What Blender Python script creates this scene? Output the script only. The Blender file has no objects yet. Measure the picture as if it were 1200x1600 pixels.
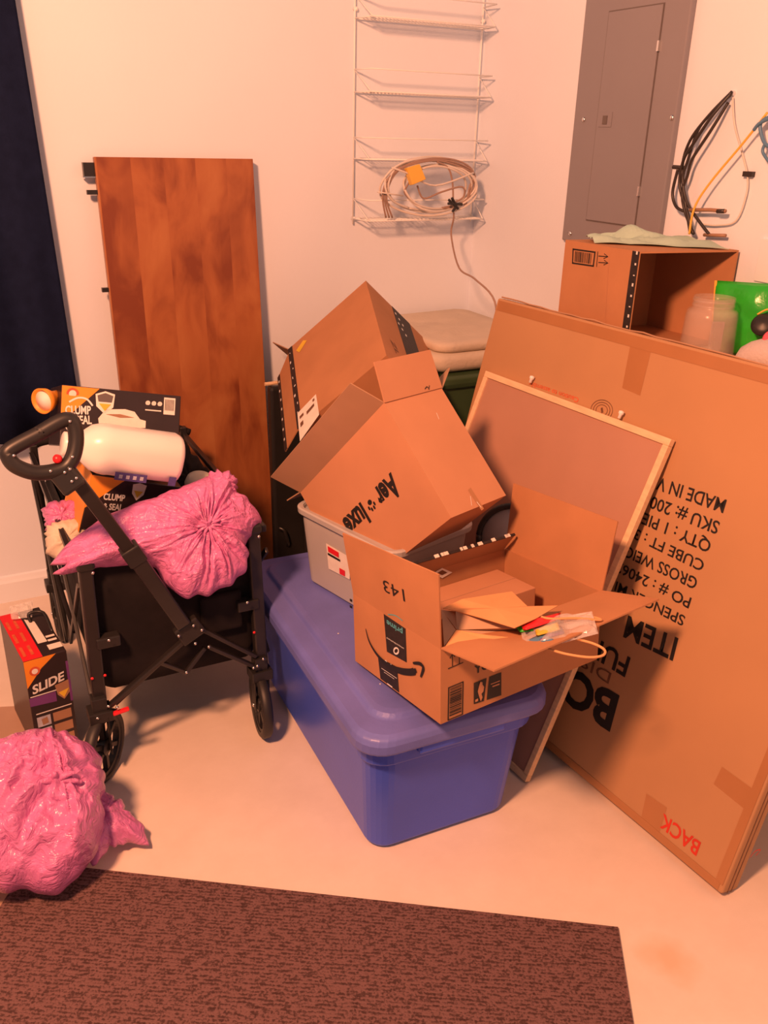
import bpy, bmesh, math, random
from mathutils import Vector, Matrix, noise
from mathutils.geometry import tessellate_polygon
random.seed(7)
S = bpy.context.scene
COL = S.collection
V = Vector

# ---------------------------------------------------------------- camera, light, exposure
CAM_H = 1.4
FPX = 1362.57
YAW, PITCH, ROLL = 0.484943, 0.407854, 0.02739
fw = V((math.sin(YAW)*math.cos(PITCH), math.cos(YAW)*math.cos(PITCH), -math.sin(PITCH)))
r0 = V((math.cos(YAW), -math.sin(YAW), 0)); u0 = r0.cross(fw)
RT = r0*math.cos(ROLL) + u0*math.sin(ROLL); UP = -r0*math.sin(ROLL) + u0*math.cos(ROLL)
CP = V((0, 0, CAM_H))
cam = bpy.data.cameras.new('camera'); co = bpy.data.objects.new('camera', cam); COL.objects.link(co)
cam.sensor_fit = 'VERTICAL'; cam.sensor_height = 32.0; cam.lens = FPX/1600*32.0; cam.clip_start = .05
m = Matrix((RT, UP, -fw)).transposed().to_4x4(); m.translation = CP; co.matrix_world = m
S.camera = co

W = bpy.data.worlds.new('room_light'); S.world = W; W.use_nodes = True
W.node_tree.nodes['Background'].inputs[0].default_value = (1.0, .74, .70, 1)
W.node_tree.nodes['Background'].inputs[1].default_value = 0.25
ld = bpy.data.lights.new('ceiling_bulb', 'POINT'); ld.energy = 425; ld.color = (1.0, .395, .195); ld.shadow_soft_size = .14
lo = bpy.data.objects.new('ceiling_bulb', ld); lo.location = (-.65, .45, 2.35); COL.objects.link(lo)
S.view_settings.view_transform = 'Standard'; S.view_settings.look = 'None'
S.view_settings.gamma = 1; S.view_settings.use_curve_mapping = False
S.view_settings.exposure = 0.0

def ray(x, y): return RT*((x-600)/FPX) - UP*((y-800)/FPX) + fw
def on(x, y, ax, v):
    d = ray(x, y); return CP + d*((v-CP[ax])/d[ax])
class Pl:
    def __init__(s, o, n):
        s.o = V(o); s.n = V(n).normalized()
        if (CP-s.o).dot(s.n) < 0: s.n = -s.n
    def p(s, x, y, off=0.0):
        d = ray(x, y); o = s.o + s.n*off
        return CP + d*((o-CP).dot(s.n)/d.dot(s.n))

# ---------------------------------------------------------------- materials
def nodes(name):
    m = bpy.data.materials.new(name); m.use_nodes = True
    nt = m.node_tree; return m, nt, nt.nodes['Principled BSDF']
def mat(name, col, rough=.6, metal=0, var=.08, scale=12, bump=0, bscale=60, stretch=None, spec=.5, trans=0, alpha=1, coat=0, sss=0):
    m, nt, b = nodes(name); N, Lk = nt.nodes, nt.links
    tc = N.new('ShaderNodeTexCoord'); mp = N.new('ShaderNodeMapping'); Lk.new(tc.outputs['Object'], mp.inputs[0])
    if stretch: mp.inputs['Scale'].default_value = stretch
    nz = N.new('ShaderNodeTexNoise'); nz.inputs['Scale'].default_value = scale; nz.inputs['Detail'].default_value = 5
    Lk.new(mp.outputs[0], nz.inputs['Vector'])
    rp = N.new('ShaderNodeValToRGB'); rp.color_ramp.elements[0].position = .3; rp.color_ramp.elements[1].position = .7
    rp.color_ramp.elements[0].color = (*[max(0, c*(1-var)) for c in col], 1)
    rp.color_ramp.elements[1].color = (*[min(1, c*(1+var)) for c in col], 1)
    Lk.new(nz.outputs['Fac'], rp.inputs[0]); Lk.new(rp.outputs[0], b.inputs['Base Color'])
    b.inputs['Roughness'].default_value = rough; b.inputs['Metallic'].default_value = metal
    b.inputs['Specular IOR Level'].default_value = spec
    if trans: b.inputs['Transmission Weight'].default_value = trans
    if alpha < 1: b.inputs['Alpha'].default_value = alpha
    if coat: b.inputs['Coat Weight'].default_value = coat
    if sss: b.inputs['Subsurface Weight'].default_value = sss; b.inputs['Subsurface Radius'].default_value = (.02, .01, .01)
    if bump:
        bn = N.new('ShaderNodeTexNoise'); bn.inputs['Scale'].default_value = bscale; bn.inputs['Detail'].default_value = 4
        Lk.new(mp.outputs[0], bn.inputs['Vector'])
        bp = N.new('ShaderNodeBump'); bp.inputs['Strength'].default_value = bump; bp.inputs['Distance'].default_value = .01
        Lk.new(bn.outputs['Fac'], bp.inputs['Height']); Lk.new(bp.outputs[0], b.inputs['Normal'])
    return m
def wood_panel_mat():
    m, nt, b = nodes('cherry veneer'); N, Lk = nt.nodes, nt.links
    tc = N.new('ShaderNodeTexCoord'); sp = N.new('ShaderNodeSeparateXYZ'); Lk.new(tc.outputs['Object'], sp.inputs[0])
    a = N.new('ShaderNodeMath'); a.operation = 'MULTIPLY_ADD'; a.inputs[1].default_value = 10.8; a.inputs[2].default_value = 22.5
    fl = N.new('ShaderNodeMath'); fl.operation = 'FLOOR'; Lk.new(sp.outputs[0], a.inputs[0]); Lk.new(a.outputs[0], fl.inputs[0])
    cz = N.new('ShaderNodeMath'); cz.operation = 'MULTIPLY'; cz.inputs[1].default_value = 3.7; Lk.new(fl.outputs[0], cz.inputs[0])
    cb = N.new('ShaderNodeCombineXYZ'); 
    sx = N.new('ShaderNodeMath'); sx.operation = 'MULTIPLY'; sx.inputs[1].default_value = 3.2; Lk.new(sp.outputs[0], sx.inputs[0])
    sz = N.new('ShaderNodeMath'); sz.operation = 'MULTIPLY_ADD'; sz.inputs[1].default_value = 1.7; Lk.new(sp.outputs[2], sz.inputs[0]); Lk.new(cz.outputs[0], sz.inputs[2])
    Lk.new(sx.outputs[0], cb.inputs[0]); Lk.new(cz.outputs[0], cb.inputs[1]); Lk.new(sz.outputs[0], cb.inputs[2])
    n1 = N.new('ShaderNodeTexNoise'); n1.inputs['Scale'].default_value = 2.2; n1.inputs['Detail'].default_value = 4; n1.inputs['Distortion'].default_value = .8
    Lk.new(cb.outputs[0], n1.inputs['Vector'])
    mp = N.new('ShaderNodeMapping'); mp.inputs['Scale'].default_value = (90, 90, 5); Lk.new(tc.outputs['Object'], mp.inputs[0])
    n2 = N.new('ShaderNodeTexNoise'); n2.inputs['Scale'].default_value = 1; n2.inputs['Detail'].default_value = 4; Lk.new(mp.outputs[0], n2.inputs['Vector'])
    wn = N.new('ShaderNodeTexWhiteNoise'); wn.noise_dimensions = '1D'; Lk.new(fl.outputs[0], wn.inputs['W'])
    s1 = N.new('ShaderNodeMath'); s1.operation = 'MULTIPLY_ADD'; s1.inputs[1].default_value = .05; Lk.new(n2.outputs[0], s1.inputs[0]); Lk.new(n1.outputs[0], s1.inputs[2])
    s2 = N.new('ShaderNodeMath'); s2.operation = 'MULTIPLY_ADD'; s2.inputs[1].default_value = .30; Lk.new(wn.outputs['Value'], s2.inputs[0]); Lk.new(s1.outputs[0], s2.inputs[2])
    rp = N.new('ShaderNodeValToRGB'); e = rp.color_ramp.elements
    e[0].position = .47; e[0].color = (.20, .05, .018, 1); e[1].position = .95; e[1].color = (.48, .20, .070, 1)
    x = e.new(.66); x.color = (.36, .12, .040, 1)
    Lk.new(s2.outputs[0], rp.inputs[0]); Lk.new(rp.outputs[0], b.inputs['Base Color']); b.inputs['Roughness'].default_value = .38
    return m
def carpet_mat():
    m, nt, b = nodes('ribbed mat'); N, Lk = nt.nodes, nt.links
    tc = N.new('ShaderNodeTexCoord'); mp = N.new('ShaderNodeMapping'); Lk.new(tc.outputs['Object'], mp.inputs[0])
    mp.inputs['Rotation'].default_value = (0, 0, math.radians(31)); 
    wv = N.new('ShaderNodeTexWave'); wv.bands_direction = 'Y'; wv.inputs['Scale'].default_value = 42; wv.inputs['Distortion'].default_value = 1.6
    wv.inputs['Detail'].default_value = 3; wv.inputs['Detail Scale'].default_value = 3; Lk.new(mp.outputs[0], wv.inputs['Vector'])
    n1 = N.new('ShaderNodeTexNoise'); n1.inputs['Scale'].default_value = 220; n1.inputs['Detail'].default_value = 4; Lk.new(tc.outputs['Object'], n1.inputs['Vector'])
    m2 = N.new('ShaderNodeMapping'); m2.inputs['Scale'].default_value = (40, 160, 1); Lk.new(mp.outputs[0], m2.inputs[0])
    n2 = N.new('ShaderNodeTexNoise'); n2.inputs['Scale'].default_value = 1; n2.inputs['Detail'].default_value = 5; Lk.new(m2.outputs[0], n2.inputs['Vector'])
    ad = N.new('ShaderNodeMath'); ad.operation = 'MULTIPLY_ADD'; ad.inputs[1].default_value = .13; Lk.new(wv.outputs['Fac'], ad.inputs[0]); Lk.new(n1.outputs[0], ad.inputs[2])
    a2 = N.new('ShaderNodeMath'); a2.operation = 'MULTIPLY_ADD'; a2.inputs[1].default_value = .8; Lk.new(n2.outputs[0], a2.inputs[0]); Lk.new(ad.outputs[0], a2.inputs[2])
    rp = N.new('ShaderNodeValToRGB'); e = rp.color_ramp.elements
    e[0].position = .66; e[0].color = (.064, .034, .033, 1); e[1].position = 1.0; e[1].color = (.18, .10, .10, 1)
    x = e.new(.86); x.color = (.085, .048, .047, 1)
    Lk.new(a2.outputs[0], rp.inputs[0]); Lk.new(rp.outputs[0], b.inputs['Base Color']); b.inputs['Roughness'].default_value = .95
    b.inputs['Specular IOR Level'].default_value = .1
    bp = N.new('ShaderNodeBump'); bp.inputs['Strength'].default_value = .7; bp.inputs['Distance'].default_value = .006
    Lk.new(a2.outputs[0], bp.inputs['Height']); Lk.new(bp.outputs[0], b.inputs['Normal'])
    return m
def floor_mat():
    m, nt, b = nodes('painted floor'); N, Lk = nt.nodes, nt.links
    tc = N.new('ShaderNodeTexCoord')
    n1 = N.new('ShaderNodeTexNoise'); n1.inputs['Scale'].default_value = 9; n1.inputs['Detail'].default_value = 8; n1.inputs['Roughness'].default_value = .7; Lk.new(tc.outputs['Object'], n1.inputs['Vector'])
    rp = N.new('ShaderNodeValToRGB'); e = rp.color_ramp.elements
    e[0].position = .3; e[0].color = (.72, .62, .54, 1); e[1].position = .7; e[1].color = (.79, .69, .61, 1)
    Lk.new(n1.outputs[0], rp.inputs[0])
    # rust-coloured stain near the big box
    vm = N.new('ShaderNodeVectorMath'); vm.operation = 'DISTANCE'; p = on(1045, 1500, 2, 0); vm.inputs[1].default_value = p
    n3 = N.new('ShaderNodeTexNoise'); n3.inputs['Scale'].default_value = 14; Lk.new(tc.outputs['Object'], n3.inputs['Vector'])
    Lk.new(tc.outputs['Object'], vm.inputs[0])
    ad = N.new('ShaderNodeMath'); ad.operation = 'MULTIPLY_ADD'; ad.inputs[1].default_value = .09; Lk.new(n3.outputs[0], ad.inputs[0]); Lk.new(vm.outputs['Value'], ad.inputs[2])
    r2 = N.new('ShaderNodeValToRGB'); r2.color_ramp.elements[0].position = .055; r2.color_ramp.elements[1].position = .11
    r2.color_ramp.elements[0].color = (.45, .45, .45, 1); r2.color_ramp.elements[1].color = (0, 0, 0, 1)
    Lk.new(ad.outputs[0], r2.inputs[0])
    mx = N.new('ShaderNodeMixRGB'); mx.inputs[2].default_value = (.62, .36, .16, 1); Lk.new(r2.outputs[0], mx.inputs[0]); Lk.new(rp.outputs[0], mx.inputs[1])
    Lk.new(mx.outputs[0], b.inputs['Base Color']); b.inputs['Roughness'].default_value = .5
    bp = N.new('ShaderNodeBump'); bp.inputs['Strength'].default_value = .08; Lk.new(n1.outputs[0], bp.inputs['Height']); Lk.new(bp.outputs[0], b.inputs['Normal'])
    return m
def plastic_mat(name, col):
    m, nt, b = nodes(name); N, Lk = nt.nodes, nt.links
    tc = N.new('ShaderNodeTexCoord')
    n1 = N.new('ShaderNodeTexNoise'); n1.inputs['Scale'].default_value = 16; n1.inputs['Detail'].default_value = 5; n1.inputs['Distortion'].default_value = 1.5
    Lk.new(tc.outputs['Object'], n1.inputs['Vector'])
    vo = N.new('ShaderNodeTexVoronoi'); vo.feature = 'DISTANCE_TO_EDGE'; vo.inputs['Scale'].default_value = 22; 
    mx = N.new('ShaderNodeMixRGB'); mx.inputs[0].default_value = .12; Lk.new(tc.outputs['Object'], mx.inputs[1]); Lk.new(n1.outputs['Color'], mx.inputs[2]); Lk.new(mx.outputs[0], vo.inputs['Vector'])
    rp = N.new('ShaderNodeValToRGB'); rp.color_ramp.elements[0].position = .3; rp.color_ramp.elements[1].position = .7
    rp.color_ramp.elements[0].color = (*[c*.82 for c in col], 1); rp.color_ramp.elements[1].color = (*[min(1, c*1.1) for c in col], 1)
    Lk.new(n1.outputs[0], rp.inputs[0]); Lk.new(rp.outputs[0], b.inputs['Base Color'])
    b.inputs['Roughness'].default_value = .24; b.inputs['Specular IOR Level'].default_value = .6
    b.inputs['Subsurface Weight'].default_value = .15; b.inputs['Subsurface Radius'].default_value = (.02, .01, .01)
    rn = N.new('ShaderNodeTexNoise'); rn.noise_type = 'RIDGED_MULTIFRACTAL'; rn.inputs['Scale'].default_value = 9; rn.inputs['Detail'].default_value = 3; rn.inputs['Distortion'].default_value = 1.0
    Lk.new(tc.outputs['Object'], rn.inputs['Vector'])
    a0 = N.new('ShaderNodeMath'); a0.operation = 'MULTIPLY'; a0.inputs[1].default_value = .45; Lk.new(rn.outputs[0], a0.inputs[0])
    ad = N.new('ShaderNodeMath'); ad.operation = 'MULTIPLY_ADD'; ad.inputs[1].default_value = .8; Lk.new(vo.outputs['Distance'], ad.inputs[0]); Lk.new(a0.outputs[0], ad.inputs[2])
    bp = N.new('ShaderNodeBump'); bp.inputs['Strength'].default_value = .8; bp.inputs['Distance'].default_value = .010
    Lk.new(ad.outputs[0], bp.inputs['Height']); Lk.new(bp.outputs[0], b.inputs['Normal'])
    return m

WALL = mat('painted wall', (.78, .84, .93), .6, var=.015, scale=3, bump=.05, bscale=120)
TRIM = mat('trim paint', (.80, .85, .92), .4, var=.01)
FLOOR = floor_mat(); MATM = carpet_mat(); VENEER = wood_panel_mat()
TANFL = mat('tan floor patch', (.44, .28, .20), .5, var=.08, scale=6)
CARD = mat('cardboard', (.47, .225, .11), .8, var=.07, scale=9, spec=.2)
CARD2 = mat('cardboard light', (.52, .26, .145), .75, var=.05, scale=8, spec=.25)
CARDIN = mat('cardboard inside', (.44, .26, .16), .85, var=.06, scale=9, spec=.15)
CARDBIG = mat('cardboard big', (.47, .26, .13), .7, var=.05, scale=4, spec=.3)
EDGE = mat('cardboard edge', (.62, .34, .19), .9, var=.2, scale=200, spec=.1)
TAPE = mat('clear brown tape', (.40, .185, .075), .3, var=.04)
INK = mat('black ink', (.012, .010, .010), .6, var=.1)
INKF = mat('faded ink', (.16, .07, .035), .7, var=.3, scale=60)
REDINK = mat('red ink', (.60, .035, .015), .6, var=.1)
REDFADE = mat('red faded ink', (.62, .11, .04), .6, var=.2, scale=80)
BLKTAPE = mat('black tape', (.020, .014, .015), .65, var=.3, scale=90)
TEAL = mat('teal ink', (.10, .42, .48), .5, var=.05)
WHITEINK = mat('white ink', (.75, .74, .72), .5, var=.05)
LABEL = mat('paper label', (.80, .76, .70), .6, var=.05, scale=50)
BLUE = mat('blue tote plastic', (.05, .105, .66), .32, var=.06, scale=5, bump=.05, bscale=200)
BLUEL = mat('blue lid plastic', (.14, .165, .54), .42, var=.14, scale=7, bump=.06, bscale=150)
GREYP = mat('grey bin plastic', (.46, .45, .45), .45, var=.03)
GREEN = mat('olive tote plastic', (.045, .085, .035), .4, var=.08)
BLACKM = mat('black metal', (.022, .019, .019), .35, var=.2, metal=.1, spec=.6)
BLACKP = mat('black plastic', (.020, .018, .018), .42, var=.15, spec=.5)
FABRIC = mat('black fabric', (.014, .011, .012), .8, var=.3, scale=14, bump=.25, bscale=16, spec=.2)
RUBBER = mat('black rubber', (.018, .016, .016), .5, var=.1)
RIVET = mat('steel rivet', (.75, .75, .75), .25, metal=1, var=.02)
REDP = mat('red plastic', (.75, .02, .03), .35, var=.03)
PINK = plastic_mat('pink bag plastic', (.68, .21, .50))
CURT = mat('navy curtain', (.008, .013, .040), .9, var=.15, scale=30, bump=.1, bscale=200, spec=.1)
STEELG = mat('grey enamel', (.245, .235, .26), .45, var=.03, scale=4, spec=.5)
DARKG = mat('dark seam', (.13, .11, .105), .5, var=.05)
WIREW = mat('white coated wire', (.90, .90, .88), .35, var=.03)
CORDW = mat('white cord', (.72, .66, .60), .45, var=.05)
CORDD = mat('grey brown cord', (.36, .24, .19), .5, var=.05)
CORDK = mat('black cable', (.03, .022, .02), .4, var=.1)
YEL = mat('yellow cord', (.85, .50, .08), .4, var=.04)
BLUEC = mat('blue cord', (.10, .22, .36), .4, var=.05)
COPPER = mat('tan plug', (.36, .20, .12), .4, var=.1)
WHITEP = mat('white plastic', (.86, .83, .80), .28, var=.01, sss=.1)
CREAM = mat('cream cloth', (.66, .58, .46), .9, var=.06, bump=.3, bscale=40)
QUILT = mat('quilted cloth', (.60, .52, .42), .9, var=.05, bump=.2, bscale=90)
PAPER = mat('pale green paper', (.42, .58, .48), .8, var=.06, scale=20)
KRAFT = mat('kraft paper', (.70, .36, .16), .8, var=.05, scale=14, spec=.2)
KRAFTIN = mat('kraft paper inside', (.50, .33, .22), .85, var=.05, scale=14, spec=.2)
PINEW = mat('pine frame wood', (.80, .56, .34), .5, var=.10, scale=10, stretch=(12, 2, 12))
HARDB = mat('grey brown board', (.46, .25, .175), .55, var=.03, scale=9)
ORANGE = mat('orange card', (.85, .30, .03), .45, var=.04)
BOXBLK = mat('glossy black print', (.030, .020, .022), .35, var=.1)
PURPLE = mat('purple print', (.16, .05, .22), .4, var=.1)
NAVYINK = mat('navy label ink', (.07, .055, .22), .5, var=.2, scale=120)
REDBOX = mat('red print', (.72, .02, .03), .35, var=.05)
GREENB = mat('green foil bag', (.03, .45, .03), .25, var=.12, scale=20, bump=.4, bscale=22)
PINKIN = mat('pink lining', (.80, .12, .18), .5, var=.05)
SHOEW = mat('pale knit', (.58, .50, .49), .8, var=.06, bump=.3, bscale=150)
GOLD = mat('yellow print', (.75, .50, .05), .5, var=.1)
LAV = mat('picture print', (.45, .47, .58), .5, var=.25, scale=60)
def clear_mat(name, col, rough=.1, alpha=.35):
    m = mat(name, col, rough, var=.03); b = m.node_tree.nodes['Principled BSDF']; b.inputs['Alpha'].default_value = alpha; return m
JAR = clear_mat('clear jar plastic', (.72, .58, .50), .20, .20)
CLEAR = clear_mat('clear wrap', (.85, .82, .80), .08, .35)

# ---------------------------------------------------------------- mesh helpers
def thing(name, label, cat, loc, group=None):
    o = bpy.data.objects.new(name, None); COL.objects.link(o); o.location = loc; o.empty_display_size = .05
    o['label'] = label; o['category'] = cat
    if group: o['group'] = group
    return o
ORG = {}
def root_loc(p):
    while p.parent: p = p.parent
    return p.location.copy()
def obj(name, bm, m, parent=None, smooth=False, label=None, cat=None, group=None, kind=None, bevel=0, seg=2):
    bmesh.ops.recalc_face_normals(bm, faces=bm.faces)
    me = bpy.data.meshes.new(name)
    if parent is not None: off = root_loc(parent)
    else:
        xs = [v.co for v in bm.verts]
        off = V(((min(p.x for p in xs)+max(p.x for p in xs))/2, (min(p.y for p in xs)+max(p.y for p in xs))/2, min(p.z for p in xs)))
        if kind == 'structure': off = V((0, 0, 0))
    bmesh.ops.translate(bm, verts=bm.verts, vec=-off)
    bm.to_mesh(me); bm.free()
    if smooth:
        for f in me.polygons: f.use_smooth = True
    o = bpy.data.objects.new(name, me); COL.objects.link(o)
    if isinstance(m, (list, tuple)):
        for x in m: me.materials.append(x)
    else: me.materials.append(m)
    if parent is not None:
        o.parent = parent
        if parent.parent is not None or parent.type == 'MESH':
            o.location = (0, 0, 0)
            if parent.parent is None: pass
    else: o.location = off
    if bevel:
        b = o.modifiers.new('edge', 'BEVEL'); b.width = bevel; b.segments = seg; b.limit_method = 'ANGLE'; b.angle_limit = .6
    if label: o['label'] = label
    if cat: o['category'] = cat
    if group: o['group'] = group
    if kind: o['kind'] = kind
    return o
def NB(): return bmesh.new()
def hexa(bm, P):  # 8 points: 000,001,010,011,100,101,110,111
    v = [bm.verts.new(p) for p in P]
    for f in ((0,1,3,2),(4,6,7,5),(0,4,5,1),(2,3,7,6),(0,2,6,4),(1,5,7,3)): bm.faces.new([v[i] for i in f])
    return v
def obox(bm, o, a, b, c):
    o, a, b, c = V(o), V(a), V(b), V(c)
    return hexa(bm, [o+a*i+b*j+c*k for i in (0,1) for j in (0,1) for k in (0,1)])
def box(bm, p0, p1):
    p0, p1 = V(p0), V(p1); d = p1-p0
    return obox(bm, p0, (d.x,0,0), (0,d.y,0), (0,0,d.z))
def bar(bm, p0, p1, w, h, up=(0,0,1)):
    p0, p1 = V(p0), V(p1); d = (p1-p0).normalized(); s = d.cross(V(up))
    if s.length < 1e-4: s = d.cross(V((1,0,0)))
    s.normalize(); t = s.cross(d).normalized()
    obox(bm, p0-s*w/2-t*h/2, p1-p0, s*w, t*h)
def spline(pts, sub=6):
    pts = [V(p) for p in pts]
    if len(pts) < 3: return pts
    out = []
    for i in range(len(pts)-1):
        a = pts[max(i-1,0)]; b = pts[i]; c = pts[i+1]; d = pts[min(i+2,len(pts)-1)]
        for k in range(sub):
            t = k/sub
            out.append(.5*((2*b)+(c-a)*t+(2*a-5*b+4*c-d)*t*t+(3*b-a-3*c+d)*t**3))
    out.append(pts[-1]); return out
def tube(bm, pts, r, n=8, sub=6, closed=False):
    pts = spline(pts, sub) if sub > 1 else [V(p) for p in pts]
    rings = []; prev = None
    for i, p in enumerate(pts):
        d = (pts[min(i+1,len(pts)-1)]-pts[max(i-1,0)])
        if d.length < 1e-7: d = V((0,0,1))
        d.normalize()
        if prev is None:
            s = d.cross(V((0,0,1)))
            if s.length < .05: s = d.cross(V((1,0,0)))
        else: s = prev - d*prev.dot(d)
        s.normalize(); prev = s; t = d.cross(s)
        rr = r(i/(len(pts)-1)) if callable(r) else r
        rings.append([bm.verts.new(p+(s*math.cos(2*math.pi*k/n)+t*math.sin(2*math.pi*k/n))*rr) for k in range(n)])
    for a, b in zip(rings, rings[1:]):
        for k in range(n): bm.faces.new((a[k], a[(k+1)%n], b[(k+1)%n], b[k]))
    bm.faces.new(rings[0][::-1]); bm.faces.new(rings[-1])
def lathe(bm, prof, o, ax, n=28, ry=1.0, cap=True):
    o, ax = V(o), V(ax).normalized(); s = ax.cross(V((0,0,1)))
    if s.length < .05: s = V((1,0,0))
    s.normalize(); t = ax.cross(s); rings = []
    for r, z in prof:
        rings.append([bm.verts.new(o+ax*z+(s*math.cos(2*math.pi*k/n)+t*math.sin(2*math.pi*k/n)*ry)*max(r,1e-4)) for k in range(n)])
    for a, b in zip(rings, rings[1:]):
        for k in range(n): bm.faces.new((a[k], a[(k+1)%n], b[(k+1)%n], b[k]))
    if cap: bm.faces.new(rings[0][::-1]); bm.faces.new(rings[-1])
def poly(bm, pts, th, n=None):  # slab with the outline pts, thickness th along -n
    pts = [V(p) for p in pts]
    if n is None:
        n = V((0,0,0))
        for i in range(len(pts)): n += (pts[i]-pts[0]).cross(pts[(i+1)%len(pts)]-pts[0])
        n.normalize()
        if (CP-pts[0]).dot(n) < 0: n = -n
    n = V(n)
    a = [bm.verts.new(p) for p in pts]; b = [bm.verts.new(p-n*th) for p in pts]
    for t in tessellate_polygon([pts]):
        if len(set(t)) == 3:
            bm.faces.new([a[i] for i in t]); bm.faces.new([b[i] for i in t][::-1])
    k = len(pts)
    for i in range(k): bm.faces.new((a[i], a[(i+1)%k], b[(i+1)%k], b[i]))
def rrect(w, h, r, n=5):
    out = []
    for cx, cy, a0 in ((w/2-r, h/2-r, 0), (-w/2+r, h/2-r, 90), (-w/2+r, -h/2+r, 180), (w/2-r, -h/2+r, 270)):
        for k in range(n+1):
            a = math.radians(a0+90*k/n); out.append((cx+r*math.cos(a), cy+r*math.sin(a)))
    return out
def loft(bm, rings, cap0=True, cap1=True):
    R = [[bm.verts.new(p) for p in r] for r in rings]; n = len(R[0])
    for a, b in zip(R, R[1:]):
        for k in range(n): bm.faces.new((a[k], a[(k+1)%n], b[(k+1)%n], b[k]))
    if cap0: bm.faces.new(R[0][::-1])
    if cap1: bm.faces.new(R[-1])
INKOFF = .0008
def text(parent, name, s, p0, p1, cap, n, m, bold=0, shear=0, label=None, off=INKOFF):
    """printed lettering: baseline p0 -> p1, cap height in metres, on the surface with normal n (towards the viewer side)"""
    p0, p1, n = V(p0), V(p1), V(n).normalized()
    cu = bpy.data.curves.new('t', 'FONT'); cu.body = s; cu.offset = bold; cu.shear = shear; cu.resolution_u = 3
    to = bpy.data.objects.new('t', cu); COL.objects.link(to)
    bpy.context.view_layer.update()
    me = bpy.data.meshes.new_from_object(to.evaluated_get(bpy.context.evaluated_depsgraph_get()))
    bpy.data.objects.remove(to)
    bm = NB(); bm.from_mesh(me); bpy.data.meshes.remove(me)
    xs = [v.co.x for v in bm.verts]; x0, x1 = min(xs), max(xs)
    u = (p1-p0); Lw = u.length; u.normalize(); v = n.cross(u).normalized()
    for w in bm.verts:
        w.co = p0 + u*((w.co.x-x0)/(x1-x0)*Lw) + v*(w.co.y/.70*cap) + n*off
    me = bpy.data.meshes.new(name); off0 = root_loc(parent); bmesh.ops.translate(bm, verts=bm.verts, vec=-off0)
    bm.to_mesh(me); bm.free(); me.materials.append(m)
    o = bpy.data.objects.new(name, me); COL.objects.link(o); o.parent = parent
    if label: o['label'] = label
    return o
class Quad:
    """bilinear chart over four surface corners: s along p00->p10, t along p00->p01"""
    def __init__(s, p00, p10, p11, p01, n=None):
        s.c = [V(p00), V(p10), V(p11), V(p01)]
        s.n = (s.c[1]-s.c[0]).cross(s.c[3]-s.c[0]).normalized() if n is None else V(n).normalized()
        if n is None and (CP-s.c[0]).dot(s.n) < 0: s.n = -s.n
    def __call__(q, s, t, off=INKOFF):
        a, b, c, d = q.c
        return a*(1-s)*(1-t)+b*s*(1-t)+c*s*t+d*(1-s)*t+q.n*off
    def rect(q, bm, s0, t0, s1, t1, off=INKOFF):
        bm.faces.new([bm.verts.new(q(*w, off)) for w in ((s0,t0),(s1,t0),(s1,t1),(s0,t1))])
    def poly(q, bm, pts, off=INKOFF):
        P = [q(*w, off) for w in pts]; vs = [bm.verts.new(p) for p in P]
        for t in tessellate_polygon([P]):
            if len(set(t)) == 3: bm.faces.new([vs[i] for i in t])
def pq(plane, *px): return Quad(*[plane.p(*p) for p in px], n=plane.n)
def stroke(bm, pl, pts, w, off=INKOFF, sub=8):
    P = spline([pl.p(x, y, off) for x, y in pts], sub); L = []
    for i, p in enumerate(P):
        d = (P[min(i+1,len(P)-1)]-P[max(i-1,0)]).normalized(); s = pl.n.cross(d)
        ww = (w(i/(len(P)-1)) if callable(w) else w)/2
        L.append((bm.verts.new(p+s*ww), bm.verts.new(p-s*ww)))
    for a, b in zip(L, L[1:]): bm.faces.new((a[0], a[1], b[1], b[0]))
def spot(bm, p, n, r=.0035, h=.002, k=10):
    n = V(n).normalized(); lathe(bm, [(r, 0), (r*.9, h*.7), (r*.4, h)], V(p), n, n=k)

# ================================================================ THE ROOM
WX, WY = 1.757, 2.72
bm = NB(); box(bm, (-2.2, -1.2, -.06), (2.0, 3.0, 0)); obj('floor', bm, FLOOR, kind='structure')
bm = NB(); box(bm, (-2.2, WY, 0), (WX+.12, WY+.12, 2.45)); obj('wall_back', bm, WALL, kind='structure')
bm = NB(); box(bm, (WX, -1.2, 0), (WX+.12, WY, 2.45)); obj('wall_right', bm, WALL, kind='structure')
def baseboard(name, x0, x1):
    bm = NB(); prof = [(0, 0), (.014, 0), (.014, .066), (.010, .074), (.006, .084), (0, .088)]
    loft(bm, [[V((x, WY-a, z)) for a, z in prof] for x in (x0, x1)]); obj(name, bm, TRIM, kind='structure')
baseboard('baseboard_back', -2.2, WX)
bm = NB(); prof = [(0, 0), (.014, 0), (.014, .066), (.010, .074), (.006, .084), (0, .088)]
loft(bm, [[V((WX-a, y, z)) for a, z in prof] for y in (-1.2, WY-.014)]); obj('baseboard_right', bm, TRIM, kind='structure')
# thin flat patch of darker tan laid over the left side of the floor
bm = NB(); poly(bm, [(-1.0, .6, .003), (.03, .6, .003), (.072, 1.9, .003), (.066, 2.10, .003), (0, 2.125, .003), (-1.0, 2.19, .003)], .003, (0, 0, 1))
obj('tan_floor_patch', bm, TANFL, label='flat tan patch on the floor at the left edge under the pink bag', cat='floor covering')
# ribbed brown mat
bm = NB()
A = V((.995, .871, 0)); u = (V((.127, 1.45, 0))-A).normalized(); w = V((-u.y, u.x, 0))
if w.y > 0: w = -w
c1 = A + u*1.193; pts = [A, c1, c1+w*.9, A+w*.9]
poly(bm, [p+V((0,0,.007)) for p in pts], .007, (0, 0, 1))
obj('floor_mat', bm, MATM, label='dark brown ribbed carpet mat lying across the bottom of the picture', cat='mat')

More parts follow.
